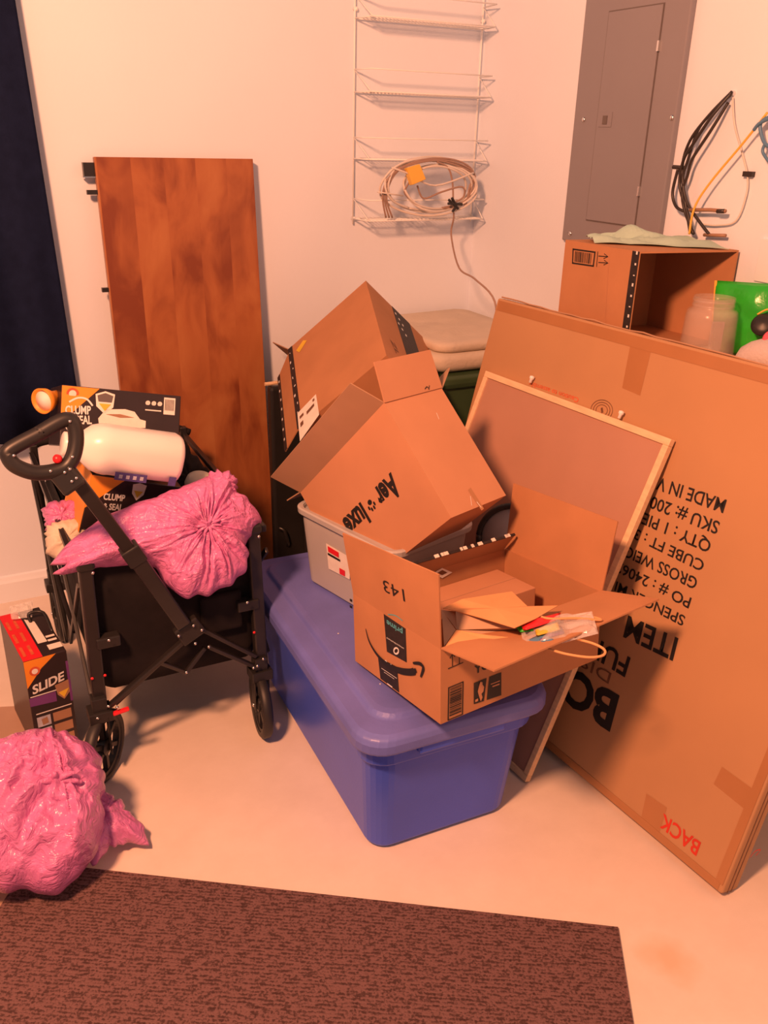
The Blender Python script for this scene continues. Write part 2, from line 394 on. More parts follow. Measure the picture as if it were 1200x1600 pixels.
# ================================================================ CURTAIN
bm = NB(); nx, nz = 120, 10; rows = []
for j in range(nz+1):
    z = .555 + (2.2-.555)*j/nz; row = []
    for i in range(nx+1):
        t = i/nx; x = -.75+t*(1.10-.02*(1-j/nz)) - .085*(j/nz) + .035
        y = 2.645 + .022*math.sin(t*22+.6*math.sin(j*.3)) + .008*math.sin(t*51+1)
        if t > .93: y += .05*(t-.93)/.07*.6
        row.append(V((x, y, z + .004*math.sin(t*22))))
    rows.append(row)
def sheet(bm, rows, th):
    A = [[bm.verts.new(p) for p in r] for r in rows]; B = [[bm.verts.new(p+V(th)) for p in r] for r in rows]
    nr, nc = len(A), len(A[0])
    for G, flip in ((A, 0), (B, 1)):
        for i in range(nr-1):
            for j in range(nc-1):
                f = [G[i][j], G[i][j+1], G[i+1][j+1], G[i+1][j]]; bm.faces.new(f[::-1] if flip else f)
    for i in range(nr-1):
        for j in (0, nc-1): bm.faces.new((A[i][j], A[i+1][j], B[i+1][j], B[i][j]))
    for j in range(nc-1):
        for i in (0, nr-1): bm.faces.new((A[i][j], A[i][j+1], B[i][j+1], B[i][j]))
sheet(bm, rows, (0, .003, 0))
t = thing('curtain', 'dark navy blue curtain panel hanging at the left edge above the wagon', 'curtain', (-.2, 2.65, .555))
obj('fabric_panel', bm, CURT, t, smooth=True)
bm = NB(); tube(bm, [(-.9, 2.65, 2.22), (.45, 2.65, 2.22)], .010, 10, 1); obj('rod', bm, BLACKM, t)

# ================================================================ LEANING WOOD PANEL
t = thing('wooden_table_leaf', 'tall reddish brown wooden board with vertical veneer strips leaning on back wall', 'board', (.712, 2.62, 0))
o = V((.483, 2.600, .002)); a = V((.460, 0, 0)); up = V((-.008, .075, 1.323))
bm = NB(); n = a.cross(up).normalized()
obox(bm, o, a, up, -n*.022); obj('panel', bm, VENEER, t, bevel=.0015)
def hw(px, py, side, sz):
    bm = NB(); p = on(px, py, 1, 2.665); yb = 2.60+.0567*p.z; x0_, x1_ = (p.x-.005, p.x+.03) if px < 300 else (p.x-.03, p.x+.004); box(bm, (x0_, yb+.004, p.z-sz), (x1_, yb+.018, p.z+sz)); obj('bracket', bm, BLACKM, t)
bm = NB(); p = on(139, 265, 1, 2.68); box(bm, (p.x-.014, 2.682, p.z-.018), (p.x+.03, 2.704, p.z+.018)); obj('bracket', bm, BLACKM, t)
bm = NB(); box(bm, (p.x-.018, 2.680, p.z-.021), (p.x+.03, 2.704, p.z-.018)); obj('bracket', bm, RIVET, t)
for q in ((140, 301), (162, 453), (392, 283), (400, 472), (402, 500), (421, 835)):
    hw(q[0], q[1], 0, .006)

# ================================================================ WIRE RACK + CORD
XL, XR = 1.283, 1.738
t = thing('wire_rack', 'white wire shelf rack mounted on back wall near the corner', 'rack', (1.51, WY-.01, 1.14))
zb = [1.147, 1.329, 1.520, 1.720, 1.905]
for x in (XL, XR):
    bm = NB(); tube(bm, [(x, WY-.010, 1.13), (x, WY-.010, 2.05)], .0028, 8, 1); obj('upright', bm, WIREW, t, smooth=True)
for x in (XL, XR):
    for z in (1.137, 1.735):
        bm = NB(); spot(bm, (x+.004, WY-.001, z+.01), (0, -1, 0), .007, .014); obj('wall_clip', bm, WIREW, t, smooth=True)
D = .105
for z in zb:
    s = None
    bm = NB()
    tube(bm, [(XL, WY-.011, z), (XR, WY-.011, z)], .0022, 6, 1)
    tube(bm, [(XL, WY-.011, z), (XL+.012, WY-D, z), (XR-.012, WY-D, z), (XR, WY-.011, z)], .0022, 6, 1)
    tube(bm, [(XL+.005, WY-.06, z), (XR-.005, WY-.06, z)], .0018, 6, 1)
    k = 34
    for i in range(1, k):
        x = XL+.012+(XR-XL-.024)*i/k; tube(bm, [(x, WY-.008, z+.002), (x, WY-D, z+.002)], .0013, 5, 1)
    sh = obj('shelf', bm, WIREW, t, smooth=True)
    bm = NB(); zt = z+.062
    tube(bm, [(XL, WY-.011, zt), (XL+.012, WY-D, zt), (XR-.012, WY-D, zt), (XR, WY-.011, zt)], .0022, 6, 1)
    tube(bm, [(XL, WY-.011, zt), (XL+.012, WY-D, z)], .0018, 6, 1); tube(bm, [(XR, WY-.011, zt), (XR-.012, WY-D, z)], .0018, 6, 1)
    obj('rail', bm, WIREW, t, smooth=True)
# coiled cord hanging in the lowest shelves
t = thing('extension_cord', 'coiled white electrical cord hanging from the wire rack with its tail running down', 'cord', on(670, 300, 1, WY-.12))
def wallpt(x, y, d): return on(x, y, 1, WY-d)
bm = NB(); rnd = random.Random(3)
for k in range(5):
    cx, cy, rx, ry = 672+rnd.uniform(-5, 5), 292+rnd.uniform(-4, 4), 76-4*k+rnd.uniform(-3, 3), 44-2.5*k+rnd.uniform(-3, 3)
    if k > 2: cx += 8; rx -= 12
    pts = [wallpt(cx+rx*math.cos(a)*(1+.05*math.sin(3*a+k)), cy+ry*math.sin(a), .125+.015*math.sin(2*a+k)) for a in [2*math.pi*i/16+k for i in range(17)]]
    tube(bm, pts, .0036, 7, 4)
cc = obj('coil', bm, CORDW, t, smooth=True)
bm = NB()
for k in range(3):
    pts = [(603+k*5, 340, .12), (598+3*k, 305, .13), (610+6*k, 275-4*k, .14), (650+8*k, 252, .14), (700, 248+3*k, .135), (735+3*k, 262+5*k, .13), (742-4*k, 290, .13), (725, 315+k*4, .13), (690, 325, .12)]
    tube(bm, [wallpt(x, y, d) for x, y, d in pts], .003, 7, 5)
tube(bm, [wallpt(*p) for p in ((612, 276, .13), (625, 262, .14), (640, 280, .14), (632, 300, .13), (645, 315, .13))], .003, 7, 5)
tube(bm, [wallpt(*p) for p in ((652, 290, .13), (662, 310, .13), (690, 300, .14), (722, 292, .14), (724, 308, .13), (706, 318, .13))], .003, 7, 5)
obj('inner_coil', bm, CORDD, t, smooth=True, label='grey brown inner cord loops')
bm = NB(); tube(bm, [wallpt(*p) for p in ((683, 253, .14), (700, 262, .14), (707, 285, .14), (708, 318, .14))], .003, 7, 5)
tail = [wallpt(*p) for p in ((708, 318, .14), (709, 340, .13), (705, 368, .12))] + [V((1.52, 2.42, 1.02)), on(742, 436, 0, 1.50), on(773, 471, 0, 1.47), on(775, 474, 0, 1.47)+V((.02, .02, -.12)), on(775, 474, 0, 1.47)+V((.025, .03, -.30))]
tube(bm, tail, .003, 7, 6); obj('tail', bm, CORDD, t, smooth=True)
bm = NB(); tube(bm, [wallpt(*p) for p in ((590, 300, .14), (630, 306, .14))], .0025, 6, 3); tube(bm, [wallpt(*p) for p in ((612, 262, .14), (640, 272, .15), (680, 290, .145), (740, 270, .14))], .0032, 6, 5)
obj('strand', bm, CORDW, t, smooth=True)
bm = NB(); pA = Pl(wallpt(650, 273, .16), (0, -1, .15)); poly(bm, [pA.p(*q) for q in ((636, 262), (656, 256), (666, 280), (645, 289))], .022)
obj('plug', bm, YEL, t, bevel=.002, label='yellowish plug block')
bm = NB()
for a, b in (((700, 318), (722, 319)), ((706, 309), (713, 322)), ((713, 322), (707, 331)), ((701, 312), (716, 326))): tube(bm, [wallpt(*a, .15), wallpt(*b, .15)], .0045, 7, 1)
obj('twist_tie', bm, BLACKP, t, label='black twist tie')

# ================================================================ ELECTRICAL PANEL
t = thing('breaker_panel', 'tall grey electrical breaker panel cover on right wall', 'electrical panel', (WX-.01, 2.0, 1.116))
y0, y1, z0, z1 = 1.797, 2.197, 1.122, 1.93
bm = NB(); box(bm, (WX-.018, y0, z0), (WX, y1, z1)); obj('cover', bm, STEELG, t, bevel=.004)
pl = Pl((WX-.018, 2, 1.5), (-1, 0, 0))
dc = [pl.p(917, 343), pl.p(992, 352)]
dy0, dy1 = dc[1].y, dc[0].y; dz0 = min(dc[0].z, dc[1].z); dz1 = pl.p(1039, 6).z
bm = NB(); box(bm, (WX-.0195, dy0-.003, dz0-.003), (WX-.017, dy1+.003, dz1+.003)); obj('door_gap', bm, DARKG, t)
bm = NB(); box(bm, (WX-.022, dy0, dz0), (WX-.018, dy1, dz1)); dd = obj('door', bm, STEELG, t, bevel=.0015)
p = pl.p(948, 187)
bm = NB(); box(bm, (WX-.024, p.y-.026, p.z-.019), (WX-.021, p.y+.026, p.z+.019)); lt = obj('latch', bm, STEELG, dd, bevel=.001)
bm = NB(); box(bm, (WX-.0255, p.y-.009, p.z-.012), (WX-.0235, p.y+.009, p.z+.010)); obj('latch_slot', bm, DARKG, dd)
for q in ((912, 187), (1050, 184), (891, 365), (1031, 72), (1000, 299)):
    pp = pl.p(*q); bm = NB()
    if q[0] in (1031, 1000): box(bm, (WX-.026, pp.y-.003, pp.z-.012), (WX-.018, pp.y+.003, pp.z+.012)); obj('hinge', bm, RIVET, t)
    else: spot(bm, (WX-.018, pp.y, pp.z), (-1, 0, 0), .007, .004, 12); obj('screw', bm, RIVET, t, smooth=True)

# ================================================================ WALL CABLES
def wp(x, y, d): return on(x, y, 0, WX-d)
t = thing('black_cable_bundle', 'bundle of black cables hooked on the right wall beside the grey panel', 'cable', wp(1080, 330, .01))
G = [[(1144, 143, .012), (1108, 180, .03), (1078, 220, .035), (1066, 262, .03), (1070, 310, .03), (1078, 362, .03)],
     [(1143, 145, .012), (1112, 182, .035), (1085, 222, .04), (1068, 250, .035), (1062, 290, .03), (1075, 335, .03), (1082, 365, .03)],
     [(1142, 148, .012), (1110, 178, .028), (1090, 205, .03), (1075, 250, .03), (1067, 278, .03), (1073, 315, .03), (1092, 345, .025), (1108, 366, .02)],
     [(1138, 160, .015), (1110, 205, .03), (1082, 248, .035), (1074, 275, .03), (1066, 300, .03), (1070, 330, .03), (1084, 366, .03)],
     [(1060, 262, .03), (1051, 300, .03), (1056, 322, .03), (1068, 330, .03)]]
for g in G:
    bm = NB(); tube(bm, [wp(*p) for p in g], .0038, 8, 6); obj('cable', bm, CORDK, t, smooth=True)
bm = NB(); tube(bm, [wp(1052, 261, .03), wp(1068, 262, .03)], .005, 8, 1); obj('clip', bm, CORDK, t)
bm = NB(); spot(bm, wp(1147, 146, .0), (-1, 0, 0), .006, .012); obj('nail', bm, RIVET, t)
bm = NB(); tube(bm, [wp(1078, 328, .03), wp(1110, 328, .03), wp(1134, 330, .028)], .0045, 8, 1); cn = obj('connector', bm, COPPER, t, smooth=True, label='tan plug connector on a black cable')
bm = NB(); tube(bm, [wp(1121, 330, .03), wp(1132, 330, .03)], .0052, 8, 1); obj('connector_ring', bm, CORDK, cn, smooth=True)
bm = NB(); tube(bm, [wp(1100, 367, .02), wp(1134, 368, .02)], .004, 8, 1); obj('connector', bm, COPPER, t, smooth=True)
t = thing('pale_cable', 'thin pale cable hanging on right wall held by a small black clip', 'cable', wp(1165, 300, .01))
bm = NB(); tube(bm, [wp(*p) for p in ((1145, 152, .008), (1148, 195, .008), (1160, 240, .008), (1168, 275, .008), (1166, 305, .008), (1150, 345, .008), (1120, 352, .01), (1095, 350, .012))], .0022, 6, 6); obj('cable', bm, CORDW, t, smooth=True)
bm = NB(); box(bm, wp(1170, 272, .012)-V((0, .008, .006)), wp(1170, 272, .0)+V((0, .008, .006))); obj('clip', bm, CORDK, t)
bm = NB(); tube(bm, [wp(*p) for p in ((1199, 176, .03), (1160, 225, .03), (1110, 285, .035), (1085, 325, .04), (1077, 366, .035))], .0028, 8, 6)
obj('yellow_cord', bm, YEL, label='thin yellow cord slanting down the right wall past the black cables', cat='cord', smooth=True)
bm = NB()
tube(bm, [wp(*p) for p in ((1178, 203, .03), (1188, 192, .035), (1210, 185, .035), (1228, 200, .03), (1222, 225, .03), (1200, 228, .03), (1190, 212, .03), (1190, 190, .03), (1215, 178, .03))], .004, 8, 7)
tube(bm, [wp(*p) for p in ((1195, 225, .03), (1192, 238, .03), (1205, 255, .03), (1225, 262, .03))], .0035, 8, 6)
obj('coiled_cable', bm, BLUEC, label='coiled grey blue cord hanging on right wall at the edge of the picture', cat='cord', smooth=True)
bm = NB(); p = wp(1192, 372, .0); q = wp(1215, 445, 0); box(bm, (WX-.005, q.y-.02, q.z), (WX, p.y, p.z)); obj('wall_plate', bm, TRIM, label='plain pale cover plate on right wall above the green bag', cat='wall plate', bevel=.001)

# ================================================================ TABLE BEHIND THE BIG BOX
TZ = .940
t = thing('side_table', 'narrow table against right wall hidden behind the big leaning carton', 'table', (1.62, 1.3, 0))
bm = NB(); box(bm, (1.518, .62, TZ-.022), (WX-.004, 1.98, TZ)); obj('tabletop', bm, PINEW, t, bevel=.002)
for x in (1.522, WX-.045):
    for y in (.64, 1.93):
        bm = NB(); box(bm, (x, y, 0), (x+.035, y+.035, TZ-.022)); obj('leg', bm, PINEW, t)

# box on table
t = thing('shipping_box', 'brown carton with barcode and two arrows standing beneath the grey panel', 'cardboard box', (1.6, 1.66, TZ))
c0 = V((1.474, 1.575, TZ+.001)); ax = V((-.05, 1, 0)).normalized(); bx = V((1, -.16, 0)).normalized(); Hh = 1.168-TZ
La, Lb = .255, .275
def hollow(bm, o, a, b, c, th=.004, bottom=True, open_top=True):
    o, a, b, c = V(o), V(a), V(b), V(c); ua, ub, uc = a.normalized(), b.normalized(), c.normalized()
    obox(bm, o, a, ub*th, c); obox(bm, o+b-ub*th, a, ub*th, c)
    obox(bm, o+ub*th, ua*th, b-ub*2*th, c); obox(bm, o+a-ua*th+ub*th, ua*th, b-ub*2*th, c)
    obox(bm, o+ua*th+ub*th, a-ua*2*th, b-ub*2*th, uc*th)
bm = NB(); hz = V((0, 0, Hh))
for o_, a_, b_, c_ in ((c0, ax*La, bx*.004, hz), (c0+bx*(Lb-.004), ax*La, bx*.004, hz), (c0+ax*(La-.004)+bx*.004, ax*.004, bx*(Lb-.008), hz), (c0+bx*.004, ax*(La-.004), bx*(Lb-.008), V((0, 0, .004))), (c0+bx*.004+hz-V((0, 0, .004)), ax*(La-.004), bx*(Lb-.008), V((0, 0, .004)))): obox(bm, o_, a_, b_, c_)
obj('carton', bm, CARD, t)
n1 = V((-1, -.02, 0)).normalized(); pf = Pl(c0, ax.cross(V((0,0,1))))
bm = NB(); q = pq(pf, (896, 398), (930, 402), (928, 416), (895, 412))
q = pq(pf, (895, 388), (931, 393), (928, 417), (894, 412))
for r in ((0, 0, 1, .1), (0, .9, 1, 1), (0, 0, .05, 1), (.95, 0, 1, 1)): q.rect(bm, *r)
x = .12
while x < .86:
    w = random.choice((.02, .035, .05)); q.rect(bm, x, .16, x+w, .84); x += w+random.choice((.025, .04))
obj('printed_barcode', bm, INK, t)
bm = NB(); stroke(bm, pf, [(934, 393), (932, 417)], .002, sub=1)
for yy in (400, 410):
    stroke(bm, pf, [(935, yy), (950, yy+1)], .002, sub=1); stroke(bm, pf, [(944, yy-3.5), (950, yy+1), (943, yy+4)], .002, sub=1)
obj('printed_arrows', bm, INK, t)
bm = NB(); cn = c0+V((0, 0, Hh))
obox(bm, c0-ax.cross(V((0,0,1)))*0+V((-.0009, -.0009, .0)), ax*.022, V((.0009, 0, 0)), V((0, 0, Hh))); 
tp = obj('tape_strip', bm, BLKTAPE, t, label='black printed tape strip on the corner')
bm = NB()
for k in range(9):
    z = TZ+.03+k*.024; s = .004+.004*(k*7 % 3); y = c0.y+.004
    box(bm, (c0.x-.0014, y, z), (c0.x-.0010, y+.012, z+s*.6))
obj('tape_print', bm, WHITEINK, tp)
bm = NB(); stroke(bm, pf, [(952, 393), (944, 520)], .0008, sub=1); obj('flap_seam', bm, CARD2, t)

# crumpled paper
bm = NB(); n_, k_ = 26, 14; rows = []
P00, P10, P11, P01 = V((1.475, 1.735, 1.170)), V((1.715, 1.535, 1.170)), V((1.735, 1.72, 1.170)), V((1.50, 1.80, 1.170))
for j in range(k_+1):
    row = []
    for i in range(n_+1):
        s, v = i/n_, j/k_
        p = P00*(1-s)*(1-v)+P10*s*(1-v)+P11*s*v+P01*(1-s)*v
        h = abs(noise.noise(V((s*3.2, v*2, 3.1))))*.030 + .022*abs(math.sin(s*5+v*2.5))*(.3+s*(1-s)*2)*(.4+v)
        row.append(V((p.x, p.y, p.z+.002+h*(.25+.75*min(1, v*2.5)))))
    rows.append(row)
sheet(bm, rows, (0, 0, -.0012)); obj('paper_sheet', bm, PAPER, label='crumpled pale green paper sheet lying on the carton beneath the panel', cat='paper')

# jar
t = thing('plastic_jar', 'empty clear plastic jar without lid on the table behind the big carton', 'jar', V((1.60, 1.448, TZ)))
jc = V((1.60, 1.448, TZ+.001)); 
bm = NB(); lathe(bm, [(.058, .001), (.062, .008), (.058, .095), (.056, .108), (.050, .113), (.046, .115), (.046, .140), (.0435, .140), (.0435, .113), (.048, .110), (.0535, .105), (.0555, .094), (.060, .010), (.055, .004)], jc, (0, 0, 1), 40)
obj('body', bm, JAR, t, smooth=True)
bm = NB(); lathe(bm, [(.0465, .119), (.0475, .121), (.0465, .123)], jc, (0, 0, 1), 40, cap=False); lathe(bm, [(.0465, .130), (.0475, .132), (.0465, .134)], jc, (0, 0, 1), 40, cap=False)
obj('neck_thread', bm, JAR, t, smooth=True)
bm = NB(); obox(bm, jc+V((-.046, -.046, .01)), V((.026, -.014, 0)), V((0, 0, .085)), V((.002, .003, 0))); obj('grip_panel', bm, JAR, t, bevel=.002)
# green bag
bm = NB(); rows = []
pg = Pl((1.70, 1.40, TZ), (-1, -.25, 0))
G0, G1, G2, G3 = pg.p(1118, 438), pg.p(1230, 445), pg.p(1225, 560), pg.p(1108, 560)
G2.z = G3.z = TZ+.002
def pillow(bm, P, n, th, nx=24, ny=18, cr=.006, seed=0, neg=None):
    A, B = [], []
    for j in range(ny+1):
        ra, rb = [], []
        for i in range(nx+1):
            s, v = i/nx, j/ny; p = P[0]*(1-s)*(1-v)+P[1]*s*(1-v)+P[2]*s*v+P[3]*(1-s)*v
            e = (4*s*(1-s))**.5*(4*v*(1-v))**.4; w = noise.noise(V((s*4+seed, v*4, seed*1.7)))*cr
            edge = i in (0, nx) or j in (0, ny)
            q = p+n*(th*e/2+w*(0 if edge else 1)); a = bm.verts.new(q); ra.append(a)
            rb.append(a if edge else bm.verts.new(p-n*(th*e/2+w*(.5 if neg is None else neg))))
        A.append(ra); B.append(rb)
    for j in range(ny):
        for i in range(nx):
            bm.faces.new((A[j][i], A[j][i+1], A[j+1][i+1], A[j+1][i]))
            f = (B[j][i], B[j+1][i], B[j+1][i+1], B[j][i+1])
            if len(set(f)) == 4: bm.faces.new(f)
pillow(bm, [G0, G1, G2, G3], pg.n, .05, seed=2)
t = thing('snack_bag', 'bright green foil bag standing behind the clear jar', 'bag', (1.68, 1.33, TZ))
obj('bag', bm, GREENB, t, smooth=True)
bm = NB(); obox(bm, G0+pg.n*.002, (G1-G0).normalized()*.006, G3-G0, pg.n*.002); obj('seam', bm, YEL, t)
# shoe-like slipper and sunglasses
t = thing('slipper', 'pale knit slipper with pink lining on the table beside the clear jar', 'slipper', V((1.64, 1.22, TZ)))
sc = V((1.628, 1.315, TZ)); dl = V((.45, -.89, 0)).normalized(); dr = V((.89, .45, 0))
bm = NB(); rings = []
for k in range(15):
    u_ = k/14; w = .052*(1-abs(2*u_-1)**3.2)**.5*(1-.12*u_)+.002; h = (.050+.022*math.sin(u_*math.pi*.9+.4))*(1-abs(2*u_-1)**4)**.5+.002
    c = sc+dl*(u_-.25)*.25
    rings.append([c+dr*(w*math.cos(a)*(1.0))+V((0, 0, h*.5+.001+h*.5*math.sin(a))) for a in [2*math.pi*i/20 for i in range(20)]])
loft(bm, rings); obj('upper', bm, SHOEW, t, smooth=True)
bm = NB(); lathe(bm, [(.001, .004), (.020, .004), (.031, .002), (.034, -.003), (.030, -.006)], sc+dl*.03+V((0, 0, .068)), V((-.25, -.3, 1)), 24, ry=1.5); obj('lining', bm, PINKIN, t, smooth=True)
bm = NB(); lathe(bm, [(.040, 0), (.043, .006), (.040, .014)], sc+dl*.03+V((0, 0, .001)), (0, 0, 1), 24, ry=2.2); obj('sole', bm, WHITEP, t, smooth=True)
t = thing('sunglasses', 'black round lensed sunglasses lying behind the pink lined slipper', 'sunglasses', V((1.67, 1.27, TZ+.06)))
bm = NB(); gc = on(1193, 508, 0, 1.665); lathe(bm, [(.002, -.005), (.020, -.003), (.027, .002), (.026, .005), (.015, .010), (.001, .012)], gc, V((-.7, -.4, .5)), 24); obj('lens', bm, BLACKP, t, smooth=True)
bm = NB(); tube(bm, [gc+V((.0, .022, .02)), gc+V((.01, .0, .034)), gc+V((.015, -.03, .01)), gc+V((.01, -.05, -.02))], .0022, 6, 6); obj('frame', bm, YEL, t, smooth=True, label='yellow thin temple arm')
bm = NB(); tube(bm, [gc+V((.012, .0, -.02)), gc+V((.02, -.01, TZ-gc.z+.004))], .003, 6, 1); obj('arm', bm, BLACKP, t)

# ================================================================ OLIVE TOTES AND QUILT IN THE CORNER
def tote(name, label, cx, cy, z0, w, d, h, m, lidm=None, group=None, yaw=0, lid=True, inset=.03):
    t = thing(name, label, 'storage tote', (cx, cy, z0), group)
    R = Matrix.Rotation(yaw, 3, 'Z')
    def ring(w, d, r, z): return [V((cx, cy, z))+R @ V((x, y, 0)) for x, y in rrect(w, d, r)]
    bm = NB(); loft(bm, [ring(w-2*inset-.01, d-2*inset-.01, .03, z0+.001), ring(w-2*inset, d-2*inset, .035, z0+.012), ring(w-.03, d-.03, .045, z0+h-.03)]); obj('body', bm, m, t, smooth=False, bevel=.004)
    if lid:
        bm = NB(); loft(bm, [ring(w-.01, d-.01, .05, z0+h-.045), ring(w, d, .05, z0+h-.030), ring(w, d, .05, z0+h-.015), ring(w-.015, d-.015, .05, z0+h-.006), ring(w-.10, d-.10, .04, z0+h-.004), ring(w-.12, d-.12, .04, z0+h)])
        obj('lid', bm, lidm or m, t, bevel=.003)
    return t
tote('storage_tote', 'olive green plastic tote on the floor in the room corner, lower one of two', 1.522, 2.44, 0, .43, .50, .37, GREEN, group=None)
tote('storage_tote', 'olive green plastic tote in the room corner directly under the folded quilt', 1.522, 2.44, .371, .43, .50, .37, GREEN)
bm = NB()
def cushion(bm, c, w, d, h, yaw, seed, puff=.5, pleat=0):
    R = Matrix.Rotation(yaw, 3, 'Z'); n = 22; rings = []
    for k in range(9):
        f = k/8; zz = h*f; s = 1-.06*(abs(2*f-1)**3)
        rings.append([V(c)+R @ V((x*s, y*s, 0))+V((0, 0, zz+noise.noise(V((x*7+seed, y*7, seed)))*.012*f)) for x, y in rrect(w, d, .05, 8)])
    loft(bm, rings, True, False)
    top = rings[-1]; cen = sum(top, V())/len(top); prev = [bm.verts.new(p) for p in top]
    for f in (.85, .65, .45, .25, .1):
        cur = [bm.verts.new(cen+(p-cen)*f+V((0, 0, h*.18*(1-f)+noise.noise(V((p.x*9*f+seed, p.y*9*f, seed)))*.014))) for p in top]
        for i in range(len(top)): bm.faces.new((prev[i], prev[(i+1)%len(top)], cur[(i+1)%len(top)], cur[i]))
        prev = cur
    bm.faces.new(prev); bmesh.ops.remove_doubles(bm, verts=bm.verts, dist=.0002)
cushion(bm, (1.53, 2.45, .742), .42, .48, .055, .0, 1)
t = thing('folded_quilt', 'cream folded quilt piled on the green tote in the corner', 'quilt', (1.49, 2.42, .742))
obj('lower_fold', bm, QUILT, t, smooth=True)
bm = NB(); cushion(bm, (1.54, 2.46, .796), .40, .46, .035, .04, 5); obj('upper_fold', bm, QUILT, t, smooth=True)

# ================================================================ BIG LEANING CARTON
t = thing('furniture_carton', 'very large flat carton printed upside down leaning on the table at right', 'cardboard box', (1.27, 1.4, 0))
bo = V((1.23, .835, .0)); bax = V((-.075, .997, 0)); bu = V((.234, .018, .972)).normalized(); bn = bax.cross(bu).normalized()
if bn.x < 0: bn = -bn
BT = .055
bo = bo + V((0, 0, 0))
bm = NB(); obox(bm, bo+bn*0, bax*1.145, bu*1.017, bn*BT)
# settle the lower back edge on the floor
zmin = min(v.co.z for v in bm.verts); bmesh.ops.translate(bm, verts=bm.verts, vec=(0, 0, -zmin+.001)); bo = bo+V((0, 0, -zmin+.001))
obj('carton', bm, CARDBIG, t, bevel=.006, seg=3)
BP = Pl(bo, bn)
def B(x, y): return BP.p(x, y)
bm = NB()
def tape(bm, pts): 
    P = [BP.p(*p, .0005) for p in pts]; bm.faces.new([bm.verts.new(p) for p in P])
# tape patches and edge strips
tape(bm, [(985, 538), (1018, 545), (1000, 618), (972, 606)]); obj('tape_patch', bm, TAPE, t)
bm = NB(); tape(bm, [(1128, 1198), (1115, 1225), (1168, 1268), (1186, 1240)]); obj('tape_patch', bm, TAPE, t)
bm = NB(); tape(bm, [(1010, 1240), (1042, 1262), (1030, 1302), (1000, 1286)]); obj('tape_patch', bm, TAPE, t)
bm = NB(); o1 = bo-bn*.0006
obox(bm, o1+bu*.985+bax*.01, bax*1.125, bu*.026, -bn*.0004); obox(bm, o1+bu*.004+bax*.01, bax*1.125, bu*.018, -bn*.0004)
obox(bm, o1+bax*.004+bu*.02, bax*.018, bu*.96, -bn*.0004); obj('edge_tape', bm, TAPE, t)
bm = NB()
for f, th in ((.018, .003), (BT-.024, .003)):
    obox(bm, bo+bn*f+bu*1.0165, bax*1.14, bn*th, bu*.0012); obox(bm, bo+bn*f-bax*.0006, bu*1.01, bn*th, bax*.0008)
obj('flap_seam', bm, INKF, t)
bm = NB(); rnd = random.Random(5)
pts0 = []
for k in range(30): 
    a = k/29; pts0.append(bo+bax*(1.145*(1-a))+bu*1.017+bn*(.012+.004*rnd.random())+bu*(.001+.004*rnd.random()*(1 if a < .5 else .5)))
tube(bm, pts0, .0022, 5, 1); obj('crumpled_edge', bm, CARDIN, t)
TX = [('MADE IN V', (625,412), (428,345), (612,450), .012), ('SKU #: 200', (606,476), (408,400), (594,512), .012), ('QTY : 1 PIE', (582,532), (385,448), (570,566), .012),
      ('CUBE FT : 3', (562,590), (362,495), (550,620), .012), ('GROSS WEIG', (542,640), (335,545), (530,672), .012), ('PO # : 24062', (523,697), (308,590), (512,727), .012),
      ('SPENCER MI', (505,750), (305,648), (494,778), .012), ('ITEM', (484,815), (338,748), (460,876), .018), ('FUR', (345,872), (232,805), (325,925), .02),
      ('DIS', (290,915), (205,862), (277,945), .0), ('BO', (312,985), (160,893), (283,1082), .035), ('BACK', (550,1408), (440,1322), (530,1442), .018)]
nv = -bn
for s, a, b, c, bold in TX:
    P_ = [B(800+q[0]/1.86, 560+q[1]/1.86) for q in (a, b, c)]
    u = (P_[1]-P_[0]).normalized(); v = nv.cross(u); cap = abs((P_[2]-P_[0]).dot(v))
    text(t, 'printed_text', s, P_[0], P_[1], cap, nv, REDINK if s == 'BACK' else INKF if s == 'DIS' else INK, bold)
a, b = B(905, 622), B(828, 596); text(t, 'printed_text', 'Caution to assembly', a, b, .012, nv, REDFADE, .01)
bm = NB(); cq = (940, 641)
for r in (17, 13, 9):
    stroke(bm, BP, [(cq[0]+r*math.cos(a), cq[1]+r*.95*math.sin(a)) for a in [2*math.pi*k/20 for k in range(21)]], .0016, sub=2)
stroke(bm, BP, [(940, 637), (941, 645)], .006, sub=1)
obj('printed_stamp', bm, INKF, t)
bm = NB()
sd = Pl(bo, bax)
for g in ([(1172, 1340), (1180, 1330), (1188, 1328), (1181, 1337)],): 
    stroke(bm, sd, g, .003)
obj('red_mark', bm, REDINK, t)

# ================================================================ FRAMED BOARD LEANING ON THE CARTON
t = thing('framed_board', 'pine framed brown board leaning on the front of the big carton', 'board', (1.08, 1.64, 0))
FT = .016
TRp, TLp, BRp = BP.p(1048, 690, .021), BP.p(759, 574, .021), on(820, 1225, 2, .001)
fu = TRp-BRp; FH = fu.length; fu.normalize(); fa = TLp-TRp; fa.z = 0; FW = fa.length; fa.normalize(); fn = fa.cross(fu).normalized()
if fn.x < 0: fn = -fn
fo = BRp; zz = (fo+fn*FT).z
if zz < .001: fo = fo+V((0, 0, .001-zz))
bm = NB(); obox(bm, fo+fa*.008+fu*.008+fn*.005, fa*(FW-.016), fu*(FH-.016), fn*.006); obj('board_panel', bm, HARDB, t)
for o_, a_, b_, nm in ((fo, fa*FW, fu*.016, 'rail'), (fo+fu*(FH-.016), fa*FW, fu*.016, 'rail'), (fo+fu*.016, fa*.016, fu*(FH-.032), 'stile'), (fo+fa*(FW-.016)+fu*.016, fa*.016, fu*(FH-.032), 'stile')):
    bm = NB(); obox(bm, o_, a_, b_, fn*FT); obj(nm, bm, PINEW, t, bevel=.0015)
